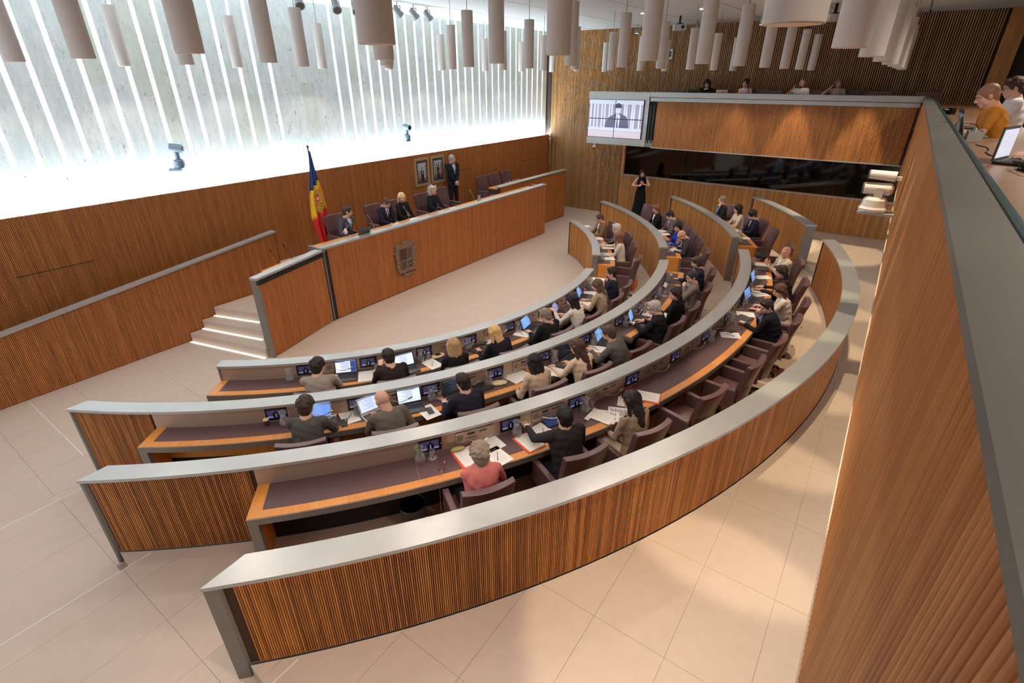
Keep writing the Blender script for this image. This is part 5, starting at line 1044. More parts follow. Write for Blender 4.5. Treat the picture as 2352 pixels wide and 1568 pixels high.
# ================================================================== THINGS ON THE DESKS
ITEMS = [(3, 'carafe', -124.35, 10.242, 0, 'C1', ''),
 (3, 'glass', -123.59, 10.23, 0, 'C1', ''),
 (3, 'phone', -123.21, 10.378, -20, 'C1', 'burgundy'),
 (3, 'case', -122.01, 10.22, 0, 'C1', ''),
 (3, 'folder', -121.69, 10.356, 8, 'C1', 'orange'),
 (3, 'paper', -119.83, 10.23, 12, 'C1', ''),
 (3, 'paperpen', -119.99, 10.477, 16, 'C1', ''),
 (3, 'carafe', -118.07, 10.242, 0, 'C2', ''),
 (3, 'glass', -117.11, 10.23, 0, 'C2', ''),
 (3, 'folder', -117.74, 10.413, 8, 'C2', 'orange'),
 (3, 'paperpen', -116.4, 10.327, 14, 'C2', ''),
 (3, 'tablet', -115.26, 10.22, 0, 'C2', ''),
 (3, 'carafe', -112.72, 10.242, 0, 'C2', 's'),
 (3, 'glass', -112.04, 10.23, 0, 'C3', ''),
 (3, 'card', -113.02, 10.366, 20, 'C3', ''),
 (3, 'glasses', -113.68, 10.415, 0, 'C2', ''),
 (3, 'papers', -112.0, 10.451, 30, 'C3', 'printed'),
 (3, 'paper', -110.8, 10.498, 45, 'C3', 'printed'),
 (3, 'pouch', -108.43, 10.22, 0, 'C3', ''),
 (3, 'folder', -107.89, 10.456, 30, 'C3', 'orange'),
 (3, 'pen', -109.38, 10.296, 80, 'C3', 'red'),
 (3, 'paper', -109.43, 10.409, 40, 'C3', ''),
 (3, 'carafe', -96.88, 10.242, 0, 'C4', ''),
 (3, 'paperpen', -94.32, 10.37, 30, 'C4', ''),
 (3, 'phone', -93.5, 10.355, 60, 'C4', 'black'),
 (3, 'glasses', -92.57, 10.44, 30, 'C4', ''),
 (3, 'carafe', -91.91, 10.242, 0, 'C4', 'b'),
 (3, 'glass', -91.2, 10.245, 0, 'C4', ''),
 (3, 'closedlaptop', -90.22, 10.34, -20, 'C4', ''),
 (3, 'paper', -88.89, 10.341, 20, 'C4', ''),
 (3, 'carafe', -86.52, 10.242, 0, 'C5', ''),
 (3, 'laptop', -85.01, 10.372, -10, 'C5', 'blue'),
 (3, 'paperpen', -82.74, 10.418, 40, 'C5', ''),
 (3, 'glasses', -87.13, 10.351, 0, 'C5', ''),
 (3, 'folder', -81.75, 10.382, 30, 'C5', 'teal'),
 (3, 'glass', -81.08, 10.23, 0, 'C6', ''),
 (3, 'laptop', -79.18, 10.385, -10, 'C6', 'blue'),
 (3, 'paper', -77.11, 10.441, 20, 'C6', ''),
 (3, 'carafe', -78.15, 10.242, 0, 'C6', ''),
 (3, 'closedlaptop', -74.09, 10.466, 0, 'C7', ''),
 (3, 'paper', -72.44, 10.475, 0, 'C7', ''),
 (3, 'glass', -75.32, 10.335, 0, 'C7', ''),
 (3, 'carafe', -73.5, 10.259, 0, 'C7', ''),
 (3, 'bag', -69.84, 10.489, 0, 'C7', ''),
 (2, 'cup', -135.09, 8.17, 0, 'B1', ''),
 (2, 'cuplid', -133.59, 8.17, 0, 'B1', ''),
 (2, 'carafe', -133.63, 8.192, 0, 'B1', ''),
 (2, 'laptop', -130.78, 8.29, 4, 'B1', 'blue-white'),
 (2, 'paperpen', -128.34, 8.204, 16, 'B1', ''),
 (2, 'phone', -128.77, 8.327, 2, 'B1', 'dark'),
 (2, 'carafe', -127.58, 8.192, 0, 'B2', ''),
 (2, 'laptop', -126.1, 8.29, 22, 'B2', 'white'),
 (2, 'laptop', -123.02, 8.29, 0, 'B2', 'webpage'),
 (2, 'paper', -121.77, 8.436, 14, 'B2', ''),
 (2, 'phone', -121.65, 8.42, 5, 'B2', 'dark'),
 (2, 'carafe', -121.02, 8.192, 0, 'B2', 'b'),
 (2, 'glass', -120.26, 8.18, 0, 'B3', ''),
 (2, 'laptop', -118.57, 8.29, 10, 'B3', 'dark'),
 (2, 'notebook', -115.98, 8.17, 10, 'B3', 'black'),
 (2, 'carafe', -115.31, 8.192, 0, 'B3', ''),
 (2, 'pouchbag', -114.36, 8.235, -20, 'B4', ''),
 (2, 'glass', -113.48, 8.18, 0, 'B4', ''),
 (2, 'paper', -112.51, 8.194, 14, 'B4', ''),
 (2, 'paper', -111.49, 8.218, 18, 'B4', ''),
 (2, 'phone', -110.51, 8.17, 0, 'B4', 'amber'),
 (2, 'carafe', -107.33, 8.192, 0, 'B5', ''),
 (2, 'glass', -107.24, 8.18, 0, 'B5', ''),
 (2, 'paper', -108.8, 8.354, 30, 'B5', ''),
 (2, 'paper', -107.89, 8.374, 30, 'B5', ''),
 (2, 'phone', -107.47, 8.342, 28, 'B5', 'black'),
 (2, 'laptop', -105.49, 8.29, 12, 'B5', 'off'),
 (2, 'carafe', -101.24, 8.192, 0, 'B6', ''),
 (2, 'glass', -101.57, 8.206, 0, 'B6', ''),
 (2, 'notebook', -101.89, 8.321, 30, 'B6', 'white'),
 (2, 'laptop', -99.66, 8.29, 16, 'B6', 'blue'),
 (2, 'carafe', -94.8, 8.192, 0, 'B6', 'b'),
 (2, 'laptop', -92.91, 8.306, 18, 'B7', 'blue'),
 (2, 'carafe', -89.54, 8.192, 0, 'B7', ''),
 (2, 'papers', -89.55, 8.354, 20, 'B7', ''),
 (2, 'paper', -88.33, 8.271, 0, 'B7', ''),
 (2, 'phone', -93.65, 8.42, 40, 'B7', 'grey'),
 (2, 'carafe', -83.71, 8.192, 0, 'B8', ''),
 (2, 'glass', -82.92, 8.277, 0, 'B8', ''),
 (2, 'paper', -88.98, 8.48, 0, 'B8', ''),
 (2, 'closedlaptop', -81.02, 8.319, 0, 'B9', ''),
 (2, 'nameplate', -78.95, 8.171, 0, 'B9', ''),
 (2, 'carafe', -77.11, 8.192, 0, 'B10', ''),
 (2, 'card', -73.98, 8.213, 0, 'B10', ''),
 (2, 'openlaptop', -76.42, 8.393, 160, 'B10', 'teal'),
 (1, 'carafe', -135.64, 6.447, 0, 'A1', ''),
 (1, 'laptop', -128.74, 6.545, -4, 'A1', 'white-blue'),
 (1, 'paper', -126.32, 6.57, -4, 'A1', ''),
 (1, 'glass', -124.81, 6.435, 0, 'A1', ''),
 (1, 'card', -125.0, 6.449, 20, 'A2', ''),
 (1, 'laptop', -120.99, 6.64, 8, 'A2', 'webpage'),
 (1, 'carafe', -118.8, 6.447, 0, 'A2', ''),
 (1, 'glass', -117.67, 6.435, 0, 'A2', ''),
 (1, 'paperpen', -117.64, 6.598, 16, 'A3', ''),
 (1, 'pouch', -116.21, 6.425, 10, 'A3', 'red'),
 (1, 'notebook', -115.71, 6.578, 10, 'A3', 'black'),
 (1, 'carafe', -111.59, 6.447, 0, 'A3', 'b'),
 (1, 'glass', -110.87, 6.435, 0, 'A4', ''),
 (1, 'case', -109.0, 6.425, 0, 'A4', 'green'),
 (1, 'notebook', -110.73, 6.542, 20, 'A4', 'black'),
 (1, 'paper', -107.65, 6.435, 20, 'A4', ''),
 (1, 'carafe', -102.49, 6.447, 0, 'A4', ''),
 (1, 'glass', -101.89, 6.435, 0, 'A5', ''),
 (1, 'notebook', -102.53, 6.559, 24, 'A5', 'white'),
 (1, 'laptop', -100.19, 6.555, 18, 'A5', 'blue'),
 (1, 'carafe', -96.12, 6.447, 0, 'A5', 'b'),
 (1, 'paper', -96.13, 6.495, 10, 'A5', ''),
 (1, 'laptop', -92.57, 6.545, 20, 'A6', 'grey-blue'),
 (1, 'carafe', -86.96, 6.447, 0, 'A6', ''),
 (1, 'laptop', -84.14, 6.545, 14, 'A7', 'blue'),
 (1, 'paper', -86.72, 6.676, 20, 'A7', ''),
 (1, 'paper', -81.91, 6.562, 20, 'A7', ''),
 (1, 'carafe', -79.38, 6.447, 0, 'A7', ''),
 (1, 'paperpen', -76.25, 6.425, 10, 'A8', ''),
 (1, 'paper', -74.55, 6.464, 0, 'A8', ''),
 (1, 'paper', -61.27, 6.612, 10, 'D3', ''),
 (1, 'paperpen', -58.33, 6.531, 0, 'D3', ''),
 (1, 'folder', -53.88, 6.69, 0, 'D3', 'red'),
 (1, 'paper', -51.21, 6.616, 0, 'D3', ''),
 (1, 'carafe', -62.91, 6.45, 0, 'D3', ''),
 (1, 'carafe', -54.85, 6.459, 0, 'D3', 'b'),
 (1, 'paper', -46.26, 6.623, 0, 'D2', ''),
 (1, 'phone', -43.25, 6.638, 0, 'D1', 'black'),
 (1, 'paper', -35.3, 6.76, 0, 'D1', ''),
 (2, 'papers', -61.08, 8.42, 10, 'E4', ''),
 (2, 'carafe', -61.51, 8.216, 0, 'E4', ''),
 (2, 'glass', -58.92, 8.301, 0, 'E4', ''),
 (2, 'paper', -51.52, 8.457, 10, 'E3', ''),
 (2, 'folder', -49.81, 8.48, 0, 'E3', 'red'),
 (2, 'paper', -49.12, 8.445, 0, 'E2', ''),
 (2, 'card', -40.8, 8.42, 0, 'E1', ''),
 (3, 'glass', -62.48, 10.332, 0, 'F3', ''),
 (3, 'carafe', -60.5, 10.374, 0, 'F3', ''),
 (3, 'paper', -60.88, 10.472, 0, 'F3', ''),
 (3, 'notebook', -48.48, 10.626, 0, 'F1', 'white'),
 (3, 'paper', -57.01, 10.517, 0, 'F2', '')]

def glassmat(name, c, rough=.0):
    m = bpy.data.materials.new(name); m.use_nodes = True; b = m.node_tree.nodes['Principled BSDF']; b.inputs['Base Color'].default_value = lin(c); nt = m.node_tree; tr = nt.nodes.new('ShaderNodeBsdfTransparent'); tr.inputs[0].default_value = lin(c); gl = nt.nodes.new('ShaderNodeBsdfGlossy'); gl.inputs['Roughness'].default_value = .08
    lw = nt.nodes.new('ShaderNodeLayerWeight'); lw.inputs['Blend'].default_value = .35; mr = nt.nodes.new('ShaderNodeMapRange'); mr.inputs['To Min'].default_value = .05; mr.inputs['To Max'].default_value = .4; mx = nt.nodes.new('ShaderNodeMixShader')
    nt.links.new(lw.outputs['Facing'], mr.inputs['Value']); nt.links.new(mr.outputs[0], mx.inputs[0]); nt.links.new(tr.outputs[0], mx.inputs[1]); nt.links.new(gl.outputs[0], mx.inputs[2]); df = nt.nodes.new('ShaderNodeBsdfTranslucent'); df.inputs[0].default_value = (.95, .93, .92, 1); d2 = nt.nodes.new('ShaderNodeBsdfDiffuse'); d2.inputs[0].default_value = (.9, .88, .87, 1); md = nt.nodes.new('ShaderNodeMixShader'); nt.links.new(df.outputs[0], md.inputs[1]); nt.links.new(d2.outputs[0], md.inputs[2]); m2 = nt.nodes.new('ShaderNodeMixShader'); m2.inputs[0].default_value = .09; nt.links.new(mx.outputs[0], m2.inputs[1]); nt.links.new(md.outputs[0], m2.inputs[2]); nt.links.new(m2.outputs[0], nt.nodes['Material Output'].inputs['Surface']); return m  # small white diffuse share stands in for bright highlights on the glass
GLASS = glassmat('clear_glass', (252, 252, 252)); WATER = glassmat('water', (232, 236, 238))
PAPER = mat('paper', (236, 232, 226), .8); INK = mat('print_ink', (186, 182, 180), .8); INKD = mat('print_ink_dark', (110, 106, 108), .8)
PROTO = {}
def wrap(g, nm, m, par, **k): return g.build(nm, m, par, **k)
def b_carafe():
    t = thing('carafe', '', 'carafe'); g = G(); g.lathe([(.050, 0), (.056, .008), (.060, .04), (.052, .085), (.034, .125), (.030, .145), (.038, .175), (.046, .195), (.043, .195), (.035, .174), (.027, .145), (.031, .124), (.049, .083), (.056, .04), (.052, .010), (.0, .008)], 24, cap=False); wrap(g, 'glass_body', GLASS, t, smooth=True)
    g = G(); g.lathe([(.001, .010), (.050, .011), (.0545, .04), (.049, .076), (.001, .0761)], 20, cap=False); wrap(g, 'water', WATER, t, smooth=True)
    g = G(); g.tube([Vector((.042, 0, .185)), Vector((.075, 0, .175)), Vector((.078, 0, .13)), Vector((.048, 0, .10))], .004, 6); wrap(g, 'handle', GLASS, t); return t
def b_glass():
    t = thing('water_glass', '', 'glass'); g = G(); g.lathe([(.026, .004), (.026, .007), (.005, .012), (.005, .03), (.028, .05), (.032, .08), (.029, .105), (.027, .105), (.030, .08), (.026, .052), (.0, .036)], 20, cap=False); wrap(g, 'glass_body', GLASS, t, smooth=True)
    g = G()
    for q in range(8):
        for r in (.022, .042): a = q*PI/4+(r > .03)*.4; g.ell((r*math.cos(a), r*math.sin(a), .003), (.009, .009, .002), 6)
    wrap(g, 'lace_coaster', mat('coaster_white', (226, 216, 214), .7), t); return t
def screen_mats(): return None
def b_laptop(x):
    S = {'white': ((206, 222, 250), (120, 150, 220)), 'blue-white': ((110, 150, 226), (150, 184, 240)), 'webpage': ((214, 232, 248), (96, 130, 160)), 'dark': ((44, 54, 70), (110, 130, 150)), 'white-blue': ((216, 226, 246), (50, 76, 150)), 'blue': ((112, 164, 232), (160, 196, 244)), 'grey-blue': ((120, 140, 190), (160, 176, 214)), 'off': ((28, 34, 48), (60, 70, 96))}[x]
    t = thing('laptop', '', 'laptop'); sil = x in ('blue-white', 'white'); body = mat('laptop_silver' if sil else 'laptop_grey', (196, 190, 184) if sil else (78, 74, 78), .4, .3)
    g = G(); g.box((0, -.0, .008), (.32, .225, .014)); wrap(g, 'base', body, t); g = G()
    for r in range(5):
        for c in range(12): g.box((-.132+c*.024, .075-r*.022, .0165), (.019, .017, .003))
    wrap(g, 'keyboard', mat('keys', (34, 32, 34), .6), t)
    M = Matrix.Translation((0, .112, .012)) @ Matrix.Rotation(math.radians(-20), 4, 'X')
    g = G(); g.box((0, .002, .108), (.32, .007, .215), 0, M); L_ = wrap(g, 'lid', [body], t)
    g = G(); g.box((0, -.0022, .11), (.308, .001, .20), 0, M); wrap(g, 'bezel', BLACK if not sil else body, L_)
    e = .12 if x in ('off', 'dark') else .95
    g = G(); g.box((0, -.003, .112), (.288, .001, .178), 0, M); g.box((0, -.0037, .193), (.288, .001, .012), 1, M)
    for q in range(7): g.box((-.02+.01*(q % 3), -.0037, .168-q*.018), (.13-.02*(q % 3), .001, .005), 1, M)
    if x == 'white-blue': g.box((.105, -.0036, .105), (.075, .001, .16), 1, M)
    wrap(g, 'screen', [mat('screen_'+x, S[0], .3, emit=e), mat('screen2_'+x, S[1], .3, emit=e*.8)], L_); return t
def sheet(t, w_, h_, z, rot=0, ox=0, oy=0, lines=True, dark=False, nm='sheet'):
    M = Matrix.Translation((ox, oy, z)) @ Matrix.Rotation(rot, 4, 'Z'); g = G(); g.box((0, 0, 0), (w_, h_, .0012), 0, M)
    if lines:
        for q in range(9 if not dark else 13):
            y = h_*.38-q*(h_*.085 if not dark else h_*.06); g.box((-w_*.02*(q % 3), y, .0008), (w_*(.7-.08*(q % 3)), .0035 if not dark else .009, .0006), 1, M)
    return wrap(g, nm, [PAPER, INKD if dark else INK], t)
def pen(t, c=(40, 46, 90), ox=0, oy=0, z=.006, a=.9):
    g = G(); d = Vector((math.cos(a), math.sin(a), 0))*.07; g.cyl(Vector((ox, oy, z))-d, Vector((ox, oy, z))+d, .0045, .003, 8); return wrap(g, 'pen', mat('pen_%d' % c[0], c, .4), t)
def b_item(ty, x):
    if ty == 'carafe': return b_carafe()
    if ty == 'glass': return b_glass()
    if ty == 'laptop': return b_laptop(x)
    if ty in ('paper', 'paperpen', 'papers'):
        t = thing('paper_sheet' if ty != 'papers' else 'document_stack', '', 'paper'); sheet(t, .21, .297, .002, dark=x == 'printed')
        if ty == 'papers': sheet(t, .21, .297, .005, .25, .03, -.02, dark=x == 'printed'); sheet(t, .21, .297, .008, -.15, -.02, .03)
        if ty == 'paperpen': pen(t)
        return t
    if ty == 'folder':
        c = {'orange': (226, 84, 40), 'red': (220, 60, 46), 'teal': (60, 130, 120)}[x]; t = thing('folder', '', 'folder'); g = G(); g.box((0, 0, .002), (.24, .32, .003)); wrap(g, 'cover', mat('folder_'+x, c, .6), t); sheet(t, .21, .29, .006, .03, .012, .0); return t
    if ty == 'phone':
        c = {'burgundy': (92, 48, 52), 'dark': (44, 56, 62), 'black': (24, 24, 28), 'amber': (190, 130, 60), 'grey': (120, 130, 146)}[x]; t = thing('phone', '', 'phone'); g = G(); g.box((0, 0, .005), (.075, .15, .009)); o = wrap(g, 'case', mat('phone_'+x, c, .4), t); g = G(); g.ell((.018, .052, .010), (.009, .009, .003), 8); g.ell((.018, .03, .010), (.009, .009, .003), 8); wrap(g, 'camera_lens', CHROME, t)
        if x == 'burgundy':
            for q in (-.012, .012): g = G(); g.tube([Vector((q*.3, -.075, .006)), Vector((q, -.15, .008)), Vector((q, -.20, -.02)), Vector((q*1.6, -.215, -.34)), Vector((q*.5, -.23, -.62))], .0035); wrap(g, 'strap', mat('strap_tan', (160, 112, 92), .6), t)
        return t
    if ty == 'case': t = thing('spectacle_case', '', 'case'); c = (176, 160, 96) if not x else (50, 78, 62); g = G(); g.ell((0, 0, .025), (.085, .034, .026), 14); wrap(g, 'shell', mat('case_'+(x or 'speckle'), c, .5, noise=.5, nscale=160), t, smooth=True); g = G(); g.tube([Vector((.086*math.cos(a), .035*math.sin(a), .025)) for a in np.linspace(0, 2*PI, 21)], .0025, 5); wrap(g, 'rim', mat('case_rim', (120, 96, 50), .5), t); return t
    if ty in ('tablet', 'closedlaptop', 'notebook'):
        c = {'tablet': (26, 30, 50), 'closedlaptop': (74, 68, 70)}.get(ty, (34, 32, 34) if x == 'black' else (226, 220, 210)); t = thing({'closedlaptop': 'laptop'}.get(ty, ty), '', {'closedlaptop': 'laptop'}.get(ty, ty)); w_ = (.24, .17) if ty == 'tablet' else ((.31, .22) if ty == 'closedlaptop' else (.21, .28))
        g = G(); g.box((0, 0, .007), (w_[0], w_[1], .012)); wrap(g, 'cover', mat('cover_%d_%d' % (c[0], c[2]), c, .4), t); g = G(); g.box((0, 0, .0135), (w_[0]*.9, w_[1]*.86, .001)); 
        if ty == 'tablet': wrap(g, 'screen', mat('tablet_screen', (40, 60, 110), .2, emit=.4), t)
        elif ty == 'notebook': wrap(g, 'page', mat('page_%s' % x, tuple(min(255, v+10) for v in c), .6), t); pen(t, (40, 40, 50), 0, .02, .018)
        else: g = G(); g.box((0, w_[1]/2, .009), (w_[0]*.8, .012, .012)); wrap(g, 'hinge', BLACK, t)
        return t
    if ty == 'openlaptop':
        t = thing('laptop', '', 'laptop'); body = mat('laptop_teal', (34, 74, 92), .35); g = G(); g.box((0, 0, .008), (.32, .225, .014)); wrap(g, 'base', mat('laptop_grey', (78, 74, 78), .4, .3), t); M = Matrix.Translation((0, .112, .012)) @ Matrix.Rotation(math.radians(-22), 4, 'X'); g = G(); g.box((0, .002, .11), (.32, .008, .22), 0, M); L_ = wrap(g, 'lid', body, t)
        for cx, cz, c, r in ((-.04, .15, (190, 150, 90), .02), (.11, .13, (190, 214, 226), .014)): g = G(); g.cyl(M @ Vector((cx, .006, cz)), M @ Vector((cx, .008, cz)), r, n=14); wrap(g, 'sticker', mat('sticker_%d' % c[0], c, .5), L_)
        return t
    if ty == 'cup':
        t = thing('paper_cup', '', 'cup'); g = G(); g.lathe([(.024, 0), (.034, .085)], 18); wrap(g, 'cup_body', mat('cup_brown', (70, 46, 38), .5), t); g = G(); g.lathe([(.036, .085), (.036, .092), (.030, .098)], 18); wrap(g, 'lid', mat('cup_lid', (214, 186, 160), .5), t); return t
    if ty == 'cuplid': t = thing('cup_lid', '', 'lid'); g = G(); g.lathe([(.038, .0), (.04, .006), (.034, .012)], 20); wrap(g, 'disc', mat('cup_lid', (214, 186, 160), .5), t); g = G(); g.lathe([(.028, .012), (.026, .015)], 20); wrap(g, 'rim', mat('cup_lid2', (196, 160, 130), .5), t); return t
    if ty in ('card', 'nameplate'): t = thing('card' if ty == 'card' else 'nameplate', '', 'card'); w_ = (.09, .055) if ty == 'card' else (.26, .07); M = Matrix.Rotation(0 if ty == 'card' else .5, 4, 'X'); g = G(); g.box((0, 0, .003 if ty == 'card' else .02), (w_[0], w_[1], .003), 0, M); wrap(g, 'face', PAPER, t); g = G(); g.box((0, 0, .0055 if ty == 'card' else .0225), (w_[0]*.6, .008, .001), 0, M); wrap(g, 'print', INK, t); return t
    if ty == 'glasses':
        t = thing('spectacles', '', 'glasses'); g = G()
        for q in (-1, 1): g.tube([Vector((q*.034+.024*math.cos(a), 0, .02+.018*math.sin(a))) for a in np.linspace(0, 2*PI, 13)], .0028, 5); g.tube([Vector((q*.058, 0, .024)), Vector((q*.05, .12, .006))], .0026, 5)
        wrap(g, 'frame', GLS, t); return t
    if ty == 'pen': t = thing('pen', '', 'pen'); g = G(); g.cyl((-.07, 0, .006), (.04, 0, .006), .005, n=8); wrap(g, 'barrel', mat('pen_red', (206, 40, 44), .4), t); g = G(); g.cyl((.04, 0, .006), (.07, 0, .006), .0055, n=8); wrap(g, 'cap', WHITE, t); return t
    if ty in ('pouch', 'pouchbag'):
        c = {'': (120, 16, 30), 'red': (216, 52, 36)}[x] if ty == 'pouch' else (216, 196, 160); t = thing('pouch', '', 'pouch'); g = G(); g.ell((0, 0, .02), (.12, .065, .028), 14); v, f = remesh(g, .009, 1); v[:, 2] = np.maximum(v[:, 2], 0)+.004*np.sin(v[:, 0]*90)*np.cos(v[:, 1]*70); m_ = mk('fabric', [(v, f, 0)], [mat('pouch_%d' % c[0], c, .7, noise=.5 if ty == 'pouchbag' else .2, nscale=120)], t)
        g = G(); g.tube([Vector((-.11, .03, .035)), Vector((0, .035, .05)), Vector((.11, .03, .035))], .003, 5); wrap(g, 'zip', mat('zip_tan', (176, 140, 110), .4) if ty == 'pouch' else BLACK, t)
        if x == 'red': g = G(); g.box((-.01, -.005, .05), (.08, .06, .008)); wrap(g, 'phone_on_top', BLACK, t)
        return t
    if ty == 'bag':
        t = thing('bag', '', 'bag'); g = G()
        for q in range(7): g.ell((rng.uniform(-.14, .14), rng.uniform(-.06, .06), .05+rng.uniform(0, .03)), (rng.uniform(.07, .11), rng.uniform(.05, .08), rng.uniform(.035, .055)), 10)
        v, f = remesh(g, .012, 1); v[:, 2] = np.maximum(v[:, 2]+.006*np.sin(v[:, 0]*60+v[:, 1]*40), 0); mk('fabric', [(v, f, 0)], [mat('black_fabric', (28, 26, 28), .6)], t); g = G(); g.tube([Vector((-.15, 0, .06)), Vector((-.05, -.05, .13)), Vector((.1, -.04, .12)), Vector((.17, .02, .05))], .008); wrap(g, 'strap', mat('strap_black', (40, 38, 40), .5), t); return t
DESC = {'carafe': 'glass water carafe', 'glass': 'small stemmed glass on a lace coaster', 'paper': 'white printed sheet', 'paperpen': 'white sheet with a pen on it', 'papers': 'fanned stack of printed pages', 'case': 'oval spectacle case', 'tablet': 'dark tablet', 'closedlaptop': 'closed dark laptop', 'notebook': 'notebook', 'openlaptop': 'open teal-lidded laptop with round stickers', 'cup': 'brown paper cup with pale lid', 'cuplid': 'flat beige cup lid', 'card': 'small white card', 'nameplate': 'long white name card', 'glasses': 'pair of folded black spectacles', 'pen': 'red and white pen', 'pouch': 'soft pouch', 'pouchbag': 'patterned cream pouch with black strap', 'bag': 'crumpled black bag', 'folder': 'folder holding a sheet', 'phone': 'phone', 'laptop': 'open laptop'}
ADJ = {'blue-white': 'with blue page on screen', 'white': 'with white document on screen', 'webpage': 'with pale web page on screen', 'dark': 'with dark screen', 'white-blue': 'with white page and blue sidebar', 'blue': 'with blue screen', 'grey-blue': 'with grey-blue screen', 'off': 'with black screen'}
CNT = {}
for (k, ty, a, R, yw, own, x) in ITEMS:
    key = (ty, x if ty not in ('carafe', 'glass', 'paper', 'papers') or x == 'printed' else ''); z = LV[k]+DH+(.003 if R < RF[k]-.10 else .0015)
    d = DESC[ty]
    if ty == 'laptop': d += ' ' + ADJ[x]
    elif ty == 'notebook' or ty == 'folder': d = x + ' ' + d
    elif ty == 'phone': d = ('burgundy phone on a long strap' if x == 'burgundy' else x+' phone')
    elif ty == 'pouch': d = ('dark red velvet pouch' if not x else 'bright red pouch with a phone on it')
    elif ty == 'case': d = (x or 'gold speckled')+' '+d
    elif x == 'printed': d = 'closely printed ' + ('page' if ty == 'paper' else 'pages')
    ck = (d, own); CNT[ck] = CNT.get(ck, 0)+1; n_ = CNT[ck]
    rel = {1: ' by the ', 2: ' farther right near the ', 3: ' third one near the ', 4: ' fourth one near the '}[n_]
    lab = d + (' before the ' if n_ == 1 and ty in ('laptop', 'folder', 'papers') else rel) + WHO[own]
    loc = rp(k, R, a, z); rz = facing(k, a)+math.radians(yw)
    if key in PROTO: dup(PROTO[key], loc, rz, lab)
    else:
        t = b_item(ty, x); t['label'] = lab; t.location = loc; t.rotation_euler = (0, 0, rz)
        PROTO[key] = t; G_ = {'carafe': 'water carafes on the benches', 'glass': 'glasses on coasters', 'paper': 'loose sheets on the benches', 'laptop': 'laptops on the benches'}.get(ty)
        if G_: t['group'] = G_
# ================================================================== PODIUM AND GALLERY PROPS
def put(ty, x, loc, rz, lab, s=1):
    key = (ty, x); p = PROTO.get(key)
    if p is None: p = b_item(ty, x); PROTO[key] = p; p['label'] = lab; p.location = loc; p.rotation_euler = (0, 0, rz); return p
    return dup(p, loc, rz, lab)
ZD = 1.522
put('laptop', 'off', (7.15, 9.16, ZD), PI, 'open black laptop before the grey-suited man on the podium')
put('paper', '', (8.35, 9.2, ZD), PI+.1, 'white sheet before the man in purple tie'); put('papers', '', (8.95, 9.2, ZD), PI, 'pages before the straight blonde-haired woman on the podium')
put('paper', '', (9.9, 9.2, ZD), PI-.2, 'white sheet left of the curly grey-haired woman on the podium'); put('paperpen', '', (10.4, 9.2, ZD), PI, 'sheet with pen right of the curly grey-haired woman')
put('carafe', '', (11.35, 9.16, ZD), 0, 'glass carafe on the podium by its right-hand microphone'); put('glass', '', (9.6, 9.14, ZD), 0, 'glass on the podium between the two women')
put('phone', 'grey', (9.55, 9.28, ZD), .3, 'grey phone on the podium between the two women')
for q, x in enumerate((13.55, 13.75, 13.95, 14.1, 14.25)): put('glass', '', (x, 9.82, 1.596), 0, ['first', 'second', 'third', 'fourth', 'last'][q]+' of the row of glasses on the right end podium desk')
for q, (x, lab) in enumerate(((7.6, 'slim gooseneck microphone by the grey-suited man on the podium'), (8.7, 'gooseneck microphone before the man in purple tie'), (11.2, 'gooseneck microphone at the right part of the podium'))):
    t = thing('microphone', lab, 'microphone', (x, 9.2, ZD)); g = G(); g.cyl((0, 0, 0), (0, 0, .02), .04, n=14); g.build('foot', BLACK, t); g = G(); g.tube([Vector((0, 0, .02)), Vector((-.02, .02, .18)), Vector((-.07, .07, .34))], .005); g.cyl((-.07, .07, .34), (-.09, .09, .38), .011, n=8); g.build('stem', CHROME, t)
# phone, bins, bags on the floor
t = thing('waste_bin', 'black round waste bin under the left end of the back bench', 'bin', rp(3, 10.42, -125.2, LV[3]))
g = G(); g.lathe([(.11, 0), (.14, .36), (.13, .36), (.10, .02)], 24, cap=True); g.build('bin_body', BLACK, t); g = G(); g.lathe([(.142, .35), (.146, .36), (.142, .37), (.136, .36), (.142, .35)], 24, cap=False); g.build('rim', mat('bin_rim', (50, 48, 48), .4), t)
t = thing('backpack', 'shiny orange drawstring bag on the floor against the right middle wall', 'bag', (11.35, 3.95+.45, 0), .4)
g = G(); g.ell((0, 0, .16), (.15, .10, .17), 16); g.ell((0, 0, .32), (.05, .04, .05), 8); v, f = remesh(g, .012, 1); v[:, 0] += (.006*np.sin(v[:, 2]*60)).astype(np.float32); mk('fabric', [(v, f, 0)], [mat('orange_nylon', (230, 104, 30), .3)], t)
g = G(); g.tube([Vector((.09*math.cos(a), -.10, .17+.08*math.sin(a))) for a in np.linspace(0, 5, 12)], .007); g.tube([Vector((.02, 0, .33)), Vector((.03, 0, .42)), Vector((-.03, 0, .40)), Vector((-.01, 0, .33))], .007); g.build('drawstring', mat('orange_cord', (236, 130, 50), .4), t)
